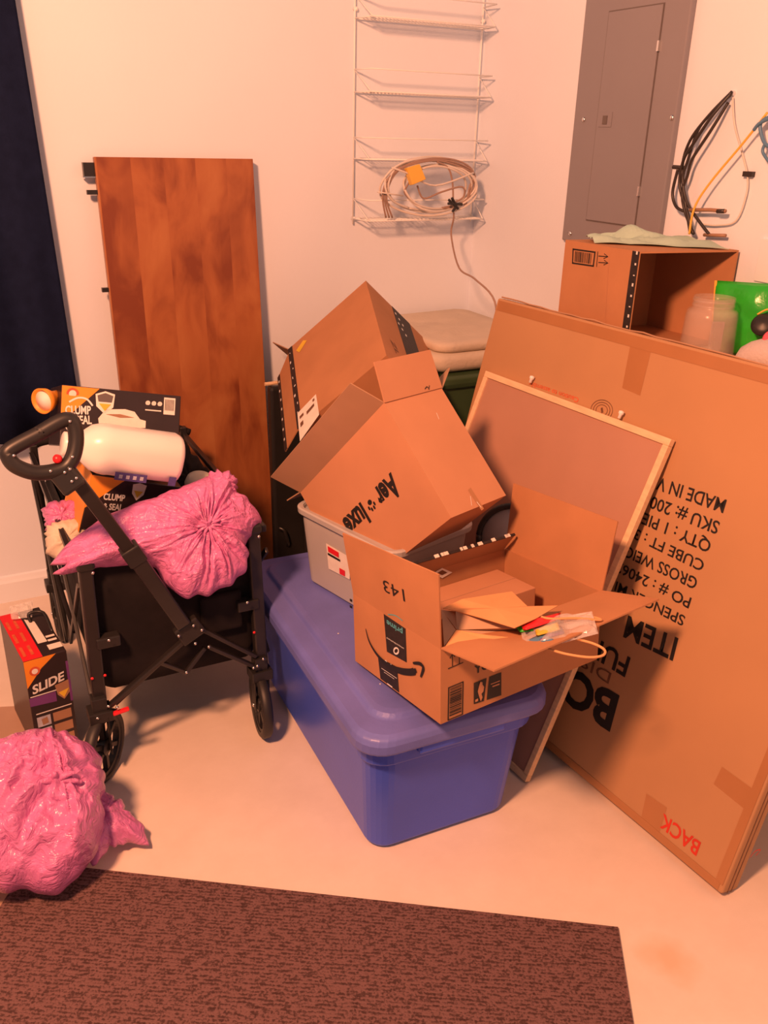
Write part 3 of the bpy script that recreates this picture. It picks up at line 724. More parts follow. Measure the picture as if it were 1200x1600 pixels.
pe = Pl(fo+fu*FH, fn)
for q in ((826, 594), (964, 652)):
    p = pe.p(*q)+fn*.008; p = p-fu*((p-fo).dot(fu)-FH)
    bm = NB(); lathe(bm, [(.004, -.0005), (.004, .008), (.0065, .011), (.0065, .016), (.002, .018)], p, fu, 12); obj('peg', bm, WHITEP, t, smooth=True)

# ================================================================ BLUE TOTE
K = 1.045
def sc_(p): return CP+(V(p)-CP)*K
t = thing('blue_tote', 'large blue plastic storage tote with dusty lid standing on the floor at centre', 'storage tote', (.83, 1.62, 0))
yaw = -.035; az = V((math.sin(.035), math.cos(.035), 0)); bz = V((math.cos(.035), -math.sin(.035), 0))
near = sc_((.572, 1.135, .40)); LL, LW, LZ = .801*K, .425*K, near.z
cen = near+az*LL/2+bz*LW/2; cen.z = 0
def ring(w, d, r, z, n=6): return [cen+bz*x+az*y+V((0, 0, z)) for x, y in rrect(w, d, r, n)]
bm = NB()
loft(bm, [ring(LW-.125, LL-.145, .035, .001), ring(LW-.105, LL-.125, .045, .012), ring(LW-.075, LL-.085, .05, LZ*.62), ring(LW-.075+.004, LL-.085+.004, .05, LZ*.70), ring(LW-.045, LL-.055, .055, LZ*.72), ring(LW-.035, LL-.045, .055, LZ-.04)])
bd = obj('body', bm, BLUE, t, smooth=False, bevel=.004, seg=3)
bm = NB()
loft(bm, [ring(LW-.012, LL-.012, .06, LZ-.055), ring(LW, LL, .065, LZ-.050), ring(LW, LL, .065, LZ-.030), ring(LW-.008, LL-.008, .065, LZ-.018), ring(LW-.030, LL-.030, .06, LZ-.012), ring(LW-.10, LL-.10, .05, LZ-.010), ring(LW-.115, LL-.115, .05, LZ-.002), ring(LW-.14, LL-.14, .045, LZ)])
ld_ = obj('lid', bm, BLUEL, t, smooth=False, bevel=.004, seg=3)
for s in (-1, 1):   # recessed grips at both short ends
    bm = NB(); c = cen+az*s*(LL/2-.018)+V((0, 0, LZ-.075)); obox(bm, c-bz*.10-az*.012, bz*.20, az*.024, V((0, 0, .03))); obj('grip', bm, BLUE, t, bevel=.006)
bm = NB(); rnd = random.Random(9)
for k in range(26):
    p = cen+bz*rnd.uniform(-.2, .2)+az*rnd.uniform(-.36, -.0)+V((0, 0, LZ+.0006)); 
    if abs((p-cen).dot(bz)) > LW/2-.075: continue
    spot(bm, p, (0, 0, 1), rnd.uniform(.0008, .002), .0012, 6)
obj('crumbs', bm, LABEL, ld_, label='tiny pale crumbs on the lid')['kind'] = 'stuff'

# ================================================================ PRINTED OPEN CARTON ON THE TOTE
t = thing('shipping_box', 'open carton marked 143 on the blue lid with a paper bag inside', 'cardboard box', (.93, 1.3, .38))
ao = sc_((.698, 1.085, .433)); AA, AB, AH = [V(x) for x in ([-0.122, 0.9892, -0.0805], [0.9925, 0.1223, -0.0014], [-0.0084, 0.0801, 0.9967])]
aL, bL, hL = .285*K, .402*K, .151*K
def AP(i, j, k): return ao+AA*aL*i+AB*bL*j+AH*hL*k
bm = NB(); hollow(bm, ao, AA*aL, AB*bL, AH*hL, .0035); obj('carton', bm, CARD, t)
def flapm(h0, h1, e0, e1, th, name='flap', m=CARD, inset=.002):
    n = (h1-h0).cross(e0-h0).normalized(); bm = NB()
    h0 = h0.lerp(h1, inset); h1_ = h1.lerp(h0, inset)
    hexa(bm, [h0, h0+n*th, h1_, h1_+n*th, e0, e0+n*th, e1, e1+n*th]); return obj(name, bm, m, t)
E1 = [sc_((.683, 1.107, .723)), sc_((.649, 1.389, .700))]
F1 = Pl(AP(0,0,1), (AP(1,0,1)-AP(0,0,1)).cross(E1[0]-AP(0,0,1)))
flapm(AP(0,0,1), AP(1,0,1), F1.p(685, 898), F1.p(535, 833), .003, m=CARD)
E3 = [sc_((1.119, 1.161, .725)), sc_((1.085, 1.443, .702))]
F3 = Pl(AP(0,1,1), (AP(1,1,1)-AP(0,1,1)).cross(E3[0]-AP(0,1,1)))
flapm(AP(0,1,1), AP(1,1,1), F3.p(965, 815), F3.p(802, 755), .003)
E4 = [sc_((.713, .963, .619)), sc_((1.112, 1.012, .618))]
F4 = Pl(AP(0,0,1), (AP(0,1,1)-AP(0,0,1)).cross(E4[0]-AP(0,0,1)))
flapm(AP(0,0,1), AP(0,1,1), F4.p(772, 1050), F4.p(1030, 938), -.003)
# back flap, tipped inwards; its far edge carries black and white tape
th = math.radians(128); fd = (AA*math.cos(th)+AH*math.sin(th))*.062
h0, h1 = AP(1,.02,1), AP(1,.98,1)
flapm(h0, h1, h0+fd, h1+fd, .003, m=CARDIN)
n_ = (h1-h0).cross(fd).normalized(); te = []
bm = NB(); obox(bm, h0+fd-n_*.002, (h1-h0), fd.normalized()*.0025, n_*.006); et = obj('edge_tape', bm, BLKTAPE, t, label='torn black tape along the flap edge')
bm = NB(); rnd = random.Random(2)
for k in range(13):
    s = rnd.uniform(.1, .97); obox(bm, h0+fd*1.045-n_*.0035+(h1-h0)*s, (h1-h0)*rnd.uniform(.01, .03), fd.normalized()*.002, n_*.008)
obj('tape_print', bm, LABEL, et)
# front-left face print
FL = Pl(ao-AB*.0, AB); FR = Pl(ao, AA)
n_ = F1.n
text(t, 'printed_text', '143', F1.p(631, 921), F1.p(598, 905), .026, n_, INK, .0)
bm = NB(); pq(FL, (600, 959), (634, 982), (636, 1035), (605, 1018)).rect(bm, 0, 0, 1, 1)
st = obj('tape_label', bm, BLKTAPE, t, label='black printed label strip folded over the carton side')
bm = NB(); pq(FL, (591, 1026), (621, 1042), (624, 1082), (595, 1060)).rect(bm, 0, 0, 1, 1); sb = obj('tape_label', bm, BLKTAPE, t, label='lower piece of the black label strip')
text(st, 'label_text', 'prime', FL.p(630, 984), FL.p(605, 968), .012, -AB, TEAL, .02, off=.0016)
text(st, 'label_text', 'amazonbusiness', FL.p(632, 1012), FL.p(605, 995), .004, -AB, WHITEINK, off=.0016)
bm = NB(); stroke(bm, FL, [(629, 970), (618, 962), (606, 960)], .002, off=.0016); obj('label_curve', bm, TEAL, st)
bm = NB(); c = (619, 1017); stroke(bm, FL, [(c[0]+3.6*math.cos(a), c[1]+4.6*math.sin(a)) for a in [2*math.pi*k/14 for k in range(15)]], .0035, off=.0016, sub=2); obj('label_ring', bm, WHITEINK, st)
bm = NB()
for c in ((603, 1036), (611, 1042)): stroke(bm, FL, [(c[0]-3, c[1]-1), (c[0], c[1]-4), (c[0]+2, c[1]+2), (c[0]-2, c[1]+2)], .0022, off=.0016, sub=3)
stroke(bm, FL, [(596, 1044), (620, 1060)], .0012, off=.0016, sub=1); stroke(bm, FL, [(600, 1050), (616, 1061)], .001, off=.0016, sub=1); stroke(bm, FL, [(605, 1068), (613, 1074)], .003, off=.0016, sub=1)
obj('label_mark', bm, WHITEINK, sb)
bm = NB()
stroke(bm, FL, [(571, 982), (577, 1003), (590, 1024), (607, 1040), (625, 1048), (642, 1050), (650, 1047)], lambda s: .0015+.0125*min(1, s*1.5)*(1 if s < .93 else .55), off=.0022)
stroke(bm, FL, [(645, 1036), (656, 1037), (661, 1044), (657, 1058)], lambda s: .004+.004*math.sin(s*math.pi), off=.0022)
obj('printed_arrow', bm, INK, t, label='curved black arrow printed on the carton side')
bm = NB()
for q in ((547, 935), (547, 945)): pq(FL, q, (q[0]+4, q[1]+2), (q[0]+4, q[1]+6), (q[0], q[1]+4)).rect(bm, 0, 0, 1, 1)
obj('printed_mark', bm, INK, t)
# front-right face print
bm = NB(); q = pq(FR, (700, 1074), (724, 1064), (723, 1116), (699, 1126))
for r in ((0, 0, 1, .03), (0, .97, 1, 1), (0, 0, .07, 1), (.93, 0, 1, 1)): q.rect(bm, *r)
y = .06
while y < .92:
    h = random.choice((.012, .02, .035)); q.rect(bm, .12, y, .88, min(.95, y+h)); y += h+random.choice((.018, .03))
obj('printed_barcode', bm, INK, t)
bm = NB(); stroke(bm, FR, [(700, 1045), (724, 1035)], .0018, sub=1)
for x_, y0_, y1_ in ((707, 1041, 1022), (718, 1037, 1018)):
    stroke(bm, FR, [(x_, y0_), (x_, y1_)], .0018, sub=1); stroke(bm, FR, [(x_-4, y1_+7), (x_, y1_), (x_+4, y1_+4)], .0018, sub=1)
obj('printed_arrows', bm, INK, t)
text(t, 'printed_text', 'YOU', FR.p(741, 1053), FR.p(776, 1038), .017, -AA, INK, .03)
bm = NB(); q = pq(FR, (740, 1067), (783, 1050), (783, 1086), (740, 1100))
q.poly(bm, [(0, 0), (.46, 0), (.36, 1), (0, 1)]); q.poly(bm, [(.56, 0), (1, 0), (1, 1), (.46, 1)])
lg = obj('printed_logo', bm, INK, t, label='small dark two part logo patch')
bm = NB(); q.poly(bm, [(.22, .05), (.30, .10), (.30, .22), (.36, .35), (.33, .55), (.26, .62), (.30, .80), (.24, .97), (.20, .80), (.16, .62), (.13, .45), (.17, .25)], .0016)
q.poly(bm, [(.04, .80), (.14, .78), (.14, .90), (.04, .92)], .0016); q.rect(bm, .66, .44, .92, .50, .0016); q.rect(bm, .60, .32, .93, .36, .0016); obj('logo_figure', bm, CARD2, lg)
# inner sticker on the inside of the rear wall
fi = Pl(AP(1,0,1)+AA*-.004, AA)
bm = NB(); pq(fi, (676, 895), (690, 887), (706, 894), (690, 903)).rect(bm, 0, 0, 1, 1, .002); sk = obj('sticker', bm, LABEL, t, label='small white barcode sticker inside')
bm = NB(); pq(fi, (682, 895), (690, 890), (698, 894), (690, 898)).rect(bm, 0, 0, 1, 1, .0028); obj('sticker_print', bm, INKF, sk)

# smaller carton inside
t = thing('inner_box', 'small plain carton lying inside the open carton marked 143', 'cardboard box', (.93, 1.4, .40))
io = ao+AA*.135*K+AB*.03+AH*.006
bm = NB(); obox(bm, io, AA*(.285-.165)*K, AB*.325*K, AH*.118*K); obj('carton', bm, CARD2, t, bevel=.002)
bm = NB(); obox(bm, io+AH*.1182*K+AA*.060*K, AA*.0012, AB*.325*K, AH*.0006); obj('flap_seam', bm, CARDIN, t)

# kraft paper bag
t = thing('paper_bag', 'brown paper bag with twisted handles lying in the open carton', 'bag', (.9, 1.2, .56))
def Z(x, y, z): return on(x, y, 2, z)
def facet(name, m, tris, th=.0012, label=None):
    bm = NB()
    for tr in tris:
        poly(bm, [Z(*p) for p in tr], th)
    return obj(name, bm, m, t, label=label)
top = [(692, 950, .552), (722, 936, .566), (760, 930, .572), (800, 924, .575), (824, 947, .573), (872, 946, .578), (838, 966, .590), (804, 981, .592), (755, 966, .585), (712, 954, .575)]
cpt = (775, 950, .588)
bm = NB(); vs = [bm.verts.new(Z(*p)) for p in top]; c = bm.verts.new(Z(*cpt)); vb = [bm.verts.new(Z(*p)-V((0, 0, .0012))) for p in top]; cb = bm.verts.new(Z(*cpt)-V((0, 0, .0012)))
for i in range(len(vs)):
    j = (i+1) % len(vs); bm.faces.new((vs[i], vs[j], c)); bm.faces.new((vb[j], vb[i], cb)); bm.faces.new((vs[i], vb[i], vb[j], vs[j]))
obj('upper_side', bm, KRAFT, t)
facet('base_fold', KRAFTIN, [[(690, 953, .552), (712, 984, .552), (694, 1010, .544)], [(690, 953, .552), (712, 955, .562), (714, 984, .552)]])
facet('inner_side', KRAFTIN, [[(712, 955, .574), (804, 981, .572), (835, 985, .558), (820, 1002, .550), (714, 984, .550)]])
facet('lower_side', KRAFT, [[(713, 984, .554), (760, 992, .562), (838, 1000, .566), (815, 1018, .556), (760, 1012, .552), (694, 1012, .545)]])
bm = NB(); tube(bm, [Z(*p) for p in ((846, 964, .588), (862, 967, .592), (900, 966, .592), (938, 969, .588), (930, 965, .586), (905, 960, .586))], .0024, 7, 6); obj('handle', bm, KRAFT, t, smooth=True)
bm = NB(); tube(bm, [Z(*p) for p in ((857, 1014, .570), (885, 1022, .570), (920, 1027, .570), (942, 1024, .572), (944, 1015, .574), (925, 1005, .574), (890, 996, .572))], .0024, 7, 6); obj('handle', bm, KRAFT, t, smooth=True)
# printed plastic wrap in the bag mouth
t = thing('plastic_wrapper', 'crinkled clear wrapper with red green and blue print sticking out of the paper bag', 'wrapper', Z(870, 985, .57))
wc = [((812, 972, .580), (876, 957, .588), (874, 968, .590), (818, 986, .588), REDBOX), ((806, 980, .574), (830, 978, .582), (834, 986, .582), (812, 988, .576), GREENB), ((835, 982, .582), (872, 972, .588), (876, 984, .588), (838, 994, .584), GOLD),
      ((812, 1004, .570), (848, 990, .580), (868, 1000, .582), (846, 1016, .576), BLUEC), ((815, 1008, .570), (840, 1004, .574), (838, 1017, .574), (818, 1015, .572), NAVYINK), ((838, 994, .578), (878, 980, .582), (882, 990, .582), (842, 1002, .578), PURPLE)]
for *q, mm in wc:
    P_ = [Z(*p) for p in q]; bm = NB(); pillow(bm, P_, V((0, -.3, 1)).normalized(), .006, 10, 6, .004, seed=q[0][0]); obj('printed_film', bm, mm, t, smooth=True)
P_ = [Z(*p) for p in ((812, 975, .576), (925, 955, .592), (935, 990, .586), (820, 1020, .566))]
bm = NB(); pillow(bm, P_, V((0, -.3, 1)).normalized(), .02, 26, 18, .016, seed=4); obj('clear_film', bm, CLEAR, t, smooth=False)

# ================================================================ GREY BIN
t = thing('grey_bin', 'light grey plastic bin with a label sitting on the blue lid', 'bin', (.87, 1.63, LZ))
rz = .60; gz = 1.4-(1.4-rz)*K
Lc = sc_((.686, 1.77, .60)); Nc = sc_((.776, 1.43, .60)); a_ = (Lc-Nc); GL = a_.length; a_.normalize(); b_ = V((a_.y, -a_.x, 0)); GWd = .266*K
gc_ = Nc+a_*GL/2+b_*GWd/2; gc_.z = 0; gbot = LZ+.001
def gr(w, d, r, z): return [gc_+b_*x+a_*y+V((0, 0, z)) for x, y in rrect(w, d, r, 6)]
bm = NB(); th = .003
loft(bm, [gr(GWd-.065, GL-.065, .03, gbot), gr(GWd-.05, GL-.05, .03, gbot+.006), gr(GWd-.022, GL-.022, .035, gz-.04), gr(GWd-.018, GL-.018, .035, gz-.004),
          gr(GWd-.026, GL-.026, .032, gz-.004), gr(GWd-.030, GL-.030, .032, gz-.04), gr(GWd-.058, GL-.058, .028, gbot+.008)])
obj('body', bm, GREYP, t, bevel=.001)
bm = NB(); loft(bm, [gr(GWd-.018, GL-.018, .035, gz-.016), gr(GWd, GL, .04, gz-.016), gr(GWd+.002, GL+.002, .04, gz-.003), gr(GWd-.004, GL-.004, .04, gz), gr(GWd-.022, GL-.022, .034, gz-.001), gr(GWd-.024, GL-.024, .034, gz-.012)]); obj('rim', bm, GREYP, t, bevel=.0008)
gl = Pl(gc_-b_*(GWd/2-.0105)+V((0, 0, gz-.02)), (-b_*1.0+V((0, 0, -.07))).normalized())
bm = NB(); q = pq(gl, (511, 848), (548, 870), (548, 905), (515, 888)); q.rect(bm, 0, 0, 1, 1, .003); lb = obj('label', bm, LABEL, t, label='white and red product label')
bm = NB(); q.rect(bm, .08, .06, .55, .28, .0045); q.rect(bm, .55, .70, .80, .95, .0045); obj('label_print', bm, REDBOX, lb)
bm = NB(); q.rect(bm, .05, .33, .6, .42, .0045); obj('label_print', bm, INK, lb)
# dark coiled cord and round grey lid behind bin
t = thing('round_tray', 'round grey tray with black rim wedged behind the grey bin', 'tray', (1.13, 1.75, .36))
rp_ = Pl((1.155, 1.68, .5), (-.6, -.7, .3))
cq = (792, 852); 
bm = NB(); c = rp_.p(800, 842); lathe(bm, [(.001, -.018), (.075, -.016), (.080, -.006), (.082, 0), (.001, .001)], c, rp_.n, 32); obj('body', bm, GREYP, t, smooth=True)
bm = NB(); s_ = rp_.n.cross(V((0, 0, 1))).normalized(); t_ = rp_.n.cross(s_)
tube(bm, [c+(s_*math.cos(a)+t_*math.sin(a))*.084 for a in [2*math.pi*k/24 for k in range(25)]], .008, 8, 2); obj('rim', bm, BLACKP, t, smooth=True)

# ================================================================ TILTED CARTON WITH LOGO LETTERING
t = thing('tilted_carton', 'open brown carton with paw print lettering tipped into the grey bin', 'cardboard box', (.9, 1.75, .40))
o = sc_((.788, 1.509, .904)); a, b, c = V((-.1976, .6709, -.7147)), V((.9561, .2927, .0104)), V((.2162, -.6813, -.6993))
da, db, dc_ = .393*K, .172*K, .271*K
def Q(i, j, k): return o+a*da*i+b*db*j+c*dc_*k
bm = NB(); th = .0035
# hollow, open towards -c
ua, ub, uc = a.normalized(), b.normalized(), c.normalized()
obox(bm, o, a*da, ub*th, c*dc_); obox(bm, o+b*db-ub*th, a*da, ub*th, c*dc_); obox(bm, o+ub*th, ua*th, b*db-ub*2*th, c*dc_); obox(bm, o+a*da-ua*th+ub*th, ua*th, b*db-ub*2*th, c*dc_)
obox(bm, o+c*dc_-uc*th+ua*th+ub*th, a*da-ua*2*th, b*db-ub*2*th, uc*th)
obj('carton', bm, CARD2, t)
def fl(h0, h1, out, inn, th, L, m=CARD2, s=.003, sw=.02):
    d = (out.normalized()*math.cos(math.radians(th))+inn.normalized()*math.sin(math.radians(th)))*L
    n = (h1-h0).cross(d).normalized(); e0 = h0+d; e1 = h1+d; bm = NB()
    e0, e1 = e0.lerp(e1, sw), e1.lerp(e0, sw)
    hexa(bm, [h0, h0+n*.003, h1, h1+n*.003, e0, e0+n*.003, e1, e1+n*.003]); return obj('flap', bm, m, t)
fl(Q(0,0,0), Q(1,0,0), -b, -c, 47.5, .083, CARDIN, sw=0)
fl(Q(0,0,0), Q(0,1,0), -a, -c, 70, .088, CARD2)
fl(Q(0,1,0), Q(1,1,0), b, -c, 35, .083, CARDIN)
fl(Q(1,0,0), Q(1,1,0), a, -c, 10, .072, CARDIN)
TF = Pl(Q(0,0,0), b); tn = -b
def T3(x, y): return TF.p(400+x/2.609, 420+y/2.609)
base0, base1 = T3(553, 832), T3(352, 1028)
u = (base1-base0).normalized(); v = tn.cross(u)
cap = abs((T3(583, 915)-base0).dot(v))
# "Aer", paw print as the "o", "luxe"
p_a = base0; full = (base1-base0)
text(t, 'printed_text', 'Aer', p_a, p_a+full*.36, cap*1.08, tn, INK, .04)
text(t, 'printed_text', 'luxe', p_a+full*.60, p_a+full*1.0, cap*1.08, tn, INK, .04)
bm = NB(); pc = p_a+full*.48+v*cap*.40+tn*INKOFF
def dot(bm, c, r1, r2, n=14):
    bm.faces.new([bm.verts.new(c+u*(r1*math.cos(2*math.pi*k/n))+v*(r2*math.sin(2*math.pi*k/n))) for k in range(n)])
dot(bm, pc-v*.004, .008, .006)
for dx, dy in ((-.012, .006), (-.005, .013), (.005, .013), (.012, .006)): dot(bm, pc+u*dx+v*dy*.9, .0035, .005)
obj('printed_paw', bm, INK, t)
RF = Pl(Q(0,0,0), a)
bm = NB(); pq(RF, (735, 762), (756, 795), (752, 798), (731, 766)).rect(bm, 0, 0, 1, 1); obj('tape_patch', bm, TAPE, t)
bm = NB(); stroke(bm, RF, [(735, 775), (737, 790)], .0012); stroke(bm, RF, [(745, 784), (752, 793)], .0014); stroke(bm, RF, [(682, 645), (686, 655)], .0012); obj('scuff', bm, LABEL, t)
bm = NB(); fp = Pl(Q(0,0,0)+(-a*math.cos(math.radians(70))-c*math.sin(math.radians(70)))*.003, (Q(0,1,0)-Q(0,0,0)).cross(-a*math.cos(math.radians(70))-c*math.sin(math.radians(70))))
stroke(bm, fp, [(664, 608), (667, 604), (670, 607)], .002, off=.0042, sub=2); stroke(bm, fp, [(671, 602), (670, 609)], .0015, off=.0042, sub=1); obj('printed_mark', bm, INK, t)

# ================================================================ TALL TILTED CARTON BEHIND
t = thing('tilted_shipping_box', 'large brown carton with black printed tape tilted behind the paw print carton', 'cardboard box', (1.1, 2.3, .47))
o = V((1.159, 2.354, 1.006)); a, b, c = V((-.6031, .4254, -.6748)), V((.7407, -.0154, -.6717)), V((-.2961, -.9049, -.3058))
da, db, dc_ = .323, .28, .42
bm = NB(); ua, ub, uc = a.normalized(), b.normalized(), c.normalized(); th = .004
# open towards +a (lower left)
obox(bm, o, a*da, ub*th, c*dc_); obox(bm, o+b*db-ub*th, a*da, ub*th, c*dc_); obox(bm, o+ub*th, a*da, b*db-ub*2*th, uc*th); obox(bm, o+ub*th+c*dc_-uc*th, a*da, b*db-ub*2*th, uc*th)
obox(bm, o+ub*th+uc*th, ua*th, b*db-ub*2*th, c*dc_-uc*2*th)
obj('carton', bm, CARD, t)
t_ = t
def fl2(h0, h1, e0, e1, m=CARD): 
    n = (h1-h0).cross(e0-h0).normalized(); bm = NB(); hexa(bm, [h0, h0+n*.003, h1, h1+n*.003, e0, e0+n*.003, e1, e1+n*.003]); return obj('flap', bm, m, t_)
h0, h1 = Q(1,0,0), Q(1,0,1)
d1 = (-b*math.cos(math.radians(110))+a*math.sin(math.radians(110))).normalized()*.08
f2 = Pl(Q(0,0,0), b)
fl2(h0+c*.02, h1, h0+d1+c*.045, h1+d1)
d2 = (-c*math.cos(math.radians(27.5))+a*math.sin(math.radians(27.5))).normalized()*.13
fl2(Q(1,0,0), Q(1,1,0), Q(1,0,0)+d2, Q(1,1,0)+d2, CARDIN)
# tape strips on visible faces
bm = NB(); obox(bm, Q(1,0,0)-a*.018-b*.0008, a*.018, c*dc_, b*.0005); ts = obj('tape_strip', bm, BLKTAPE, t, label='black printed tape along the open edge')
bm = NB(); rnd = random.Random(4)
for k in range(9): obox(bm, Q(1,0,0)-a*rnd.uniform(.006, .015)-b*.0014+c*(.03+k*.045), a*rnd.uniform(.002, .007)+c*rnd.uniform(-.006, .006), c*rnd.uniform(.003, .012), b*.0004)
obj('tape_print', bm, WHITEINK, ts)
bm = NB(); e = h1+d1; s = h0+d1+c*.045; nn = (h1-h0).cross(d1).normalized(); obox(bm, s-d1.normalized()*.014-nn*.0015, d1.normalized()*.015, e-s, nn*.006); ts = obj('tape_strip', bm, BLKTAPE, t, label='black printed tape along the flap edge')
bm = NB()
for k in range(7): obox(bm, s-d1.normalized()*rnd.uniform(.005, .011)-nn*.0022+(e-s)*(.08+k*.13), d1.normalized()*.005, (e-s)*.025, nn*.0074)
obj('tape_print', bm, WHITEINK, ts)
TR_ = Pl(Q(0,0,0), a)
bm = NB(); obox(bm, Q(0,.42,0)-a*.0008, b*.085, c*dc_*.9, a*.0005); ts = obj('tape_strip', bm, BLKTAPE, t, label='wide black printed tape across the top side')
bm = NB()
for k in range(6): obox(bm, Q(0,.40,0)-a*.0014+b*(.012+.012*(k % 3))+c*(.03+k*.02), b*.006, c*.010, a*.0004)
obj('tape_print', bm, WHITEINK, ts)
n2 = -a
text(t, 'printed_text', 'ZL', TR_.p(609, 530), TR_.p(619, 552), .02, n2, INKF, .01)
bm = NB(); q = pq(f2, (465, 646), (494, 616), (499, 648), (469, 690)); q.rect(bm, 0, 0, 1, 1); lb = obj('label', bm, LABEL, t, label='white shipping label')
bm = NB()
for s0, t0, s1, t1 in ((.1, .2, .3, .3), (.1, .45, .25, .6), (.45, .3, .85, .42), (.8, .1, .9, .2)): q.rect(bm, s0, t0, s1, t1, .0016)
obj('label_print', bm, INKF, lb)
bm = NB(); q = pq(f2, (463, 548), (474, 532), (480, 532), (468, 551)); q.rect(bm, 0, 0, 1, 1, .001); obj('sticker', bm, GOLD, t, label='small orange and white sticker')

# black storage crate and black folder that carry it
bm = NB(); box(bm, (.925, 2.06, 0), (1.25, 2.16, .452)); box(bm, (.93, 2.16, 0), (1.25, 2.30, .40))
t = thing('black_crate', 'black storage crate behind the blue tote holding up the tilted carton', 'crate', (1.09, 2.18, 0))
obj('body', bm, BLACKP, t, bevel=.006)
bm = NB(); box(bm, (.95, 2.052, .38), (1.22, 2.061, .42)); obj('handle', bm, BLACKM, t, bevel=.003)
t = thing('black_case', 'upright black flat case standing between the wood board and the tilted cartons', 'case', (1.0, 2.6, 0))
bm = NB(); x0 = on(428, 700, 1, 2.505).x; obox(bm, V((x0-.003, 2.505, .001)), V((.11, 0, 0)), V((0, .035, 0)), V((-.004, .0, on(428, 606, 1, 2.505).z))); obj('shell', bm, BLACKP, t, bevel=.01, seg=3)
bm = NB(); p = on(443, 832, 1, 2.50); tube(bm, [p+V((-.015, 0, .02)), p+V((0, -.012, .01)), p+V((.01, -.012, -.03)), p+V((.015, 0, -.05))], .006, 8, 4); obj('handle', bm, BLACKM, t, smooth=True)
bm = NB(); p0, p1 = on(414, 607, 1, 2.52), on(440, 600, 1, 2.52); z_ = on(428, 606, 1, 2.505).z; 
p0.z = z_+.010; p1.z = z_+.012; tube(bm, [p0, p1+V((.02, 0, 0))], .006, 8, 1); obj('wooden_stick', bm, PINEW, label='short pale wooden stick lying on the upright black case', cat='stick')

# ================================================================ WAGON
t = thing('folding_wagon', 'black folding wagon with raised pull handle loaded with boxes and a pink bag', 'wagon', (.39, 2.08, 0))
WF, WB = 1.745, 2.44
def wf(x, y, d=0): return on(x, y, 1, WF+d)
posts = {}
for nm, top_, bot in (('L', (132, 881), (157, 1110)), ('R', (394, 824), (408, 1040))):
    p0, p1 = wf(*top_), wf(*bot); bm = NB(); bar(bm, p0, p1, .030, .024, (0, 1, 0)); obj('post', bm, BLACKM, t, bevel=.004); posts[nm] = (p0, p1)
    bm = NB(); bar(bm, p0-V((0, 0, .012)), p0+V((0, 0, .012)), .038, .034, (0, 1, 0)); obj('post_cap', bm, BLACKP, t, bevel=.006)
    bm = NB(); q = (165, 1000) if nm == 'L' else (388, 942); c = wf(*q); box(bm, c-V((.030 if nm == 'R' else .022, .016, .013)), c+V((.022 if nm == 'R' else .030, .012, .013))); obj('bracket', bm, BLACKP, t, bevel=.003)
for x, k in ((posts['L'][0].x-.012, 0), (posts['R'][0].x+.03, 1)):
    bm = NB(); bar(bm, (x, WB, .17), (x, WB, .60), .020, .020, (0, 1, 0)); obj('post', bm, BLACKM, t, bevel=.003)
# side rails (scissor frame) on both sides
for side, x in ((0, .188), (1, .612)):
    bm = NB(); bar(bm, (x, WF+.01, .555), (x, WB-.01, .575), .012, .016); bar(bm, (x, WF+.01, .22), (x, (WF+WB)/2, .54), .008, .014); bar(bm, (x+.008, (WF+WB)/2, .54), (x+.008, WB, .20), .008, .014)
    bar(bm, (x+.004, WF+.01, .50), (x+.004, (WF+WB)/2, .17), .008, .014); bar(bm, (x-.006, (WF+WB)/2, .17), (x-.006, WB, .50), .008, .014)
    obj('side_frame', bm, BLACKM, t, bevel=.002)
# fabric body
bm = NB(); fx0, fx1 = .205, .600; n = 24; rings = []
def fr(inx, z, sag): 
    out = []
    for x, y in rrect(fx1-fx0-2*inx, WB-WF-.05-2*inx, .03, 5):
        xx = (fx0+fx1)/2+x; yy = (WF+WB)/2+y-.006
        out.append(V((xx, yy, z+sag(x)+noise.noise(V((xx*14, yy*14, z*9)))*.008)))
    return out
W0 = (fx1-fx0)/2
for inx, z in ((.012, .545), (.002, .50), (.0, .42), (.004, .33), (.006, .250)): rings.append(fr(inx, z, lambda x: 0))
rings.append(fr(.010, .222, lambda x: -.030*(1-(x/W0)**2)))
rings.append(fr(.05, .212, lambda x: -.030*(1-(x/W0)**2)))
loft(bm, rings, False, True)
inner = [fr(.022, .545, lambda x: 0), fr(.018, .42, lambda x: 0), fr(.03, .28, lambda x: 0)]
loft(bm, inner, False, True)
obj('fabric_body', bm, FABRIC, t, smooth=True)
bm = NB(); pc_ = wf(345, 960, .0); obox(bm, pc_-V((.045, -.001, .05)), V((.10, 0, .0)), V((0, .018, 0)), V((0, 0, .10))); obj('front_pocket', bm, FABRIC, t, bevel=.01, seg=3)
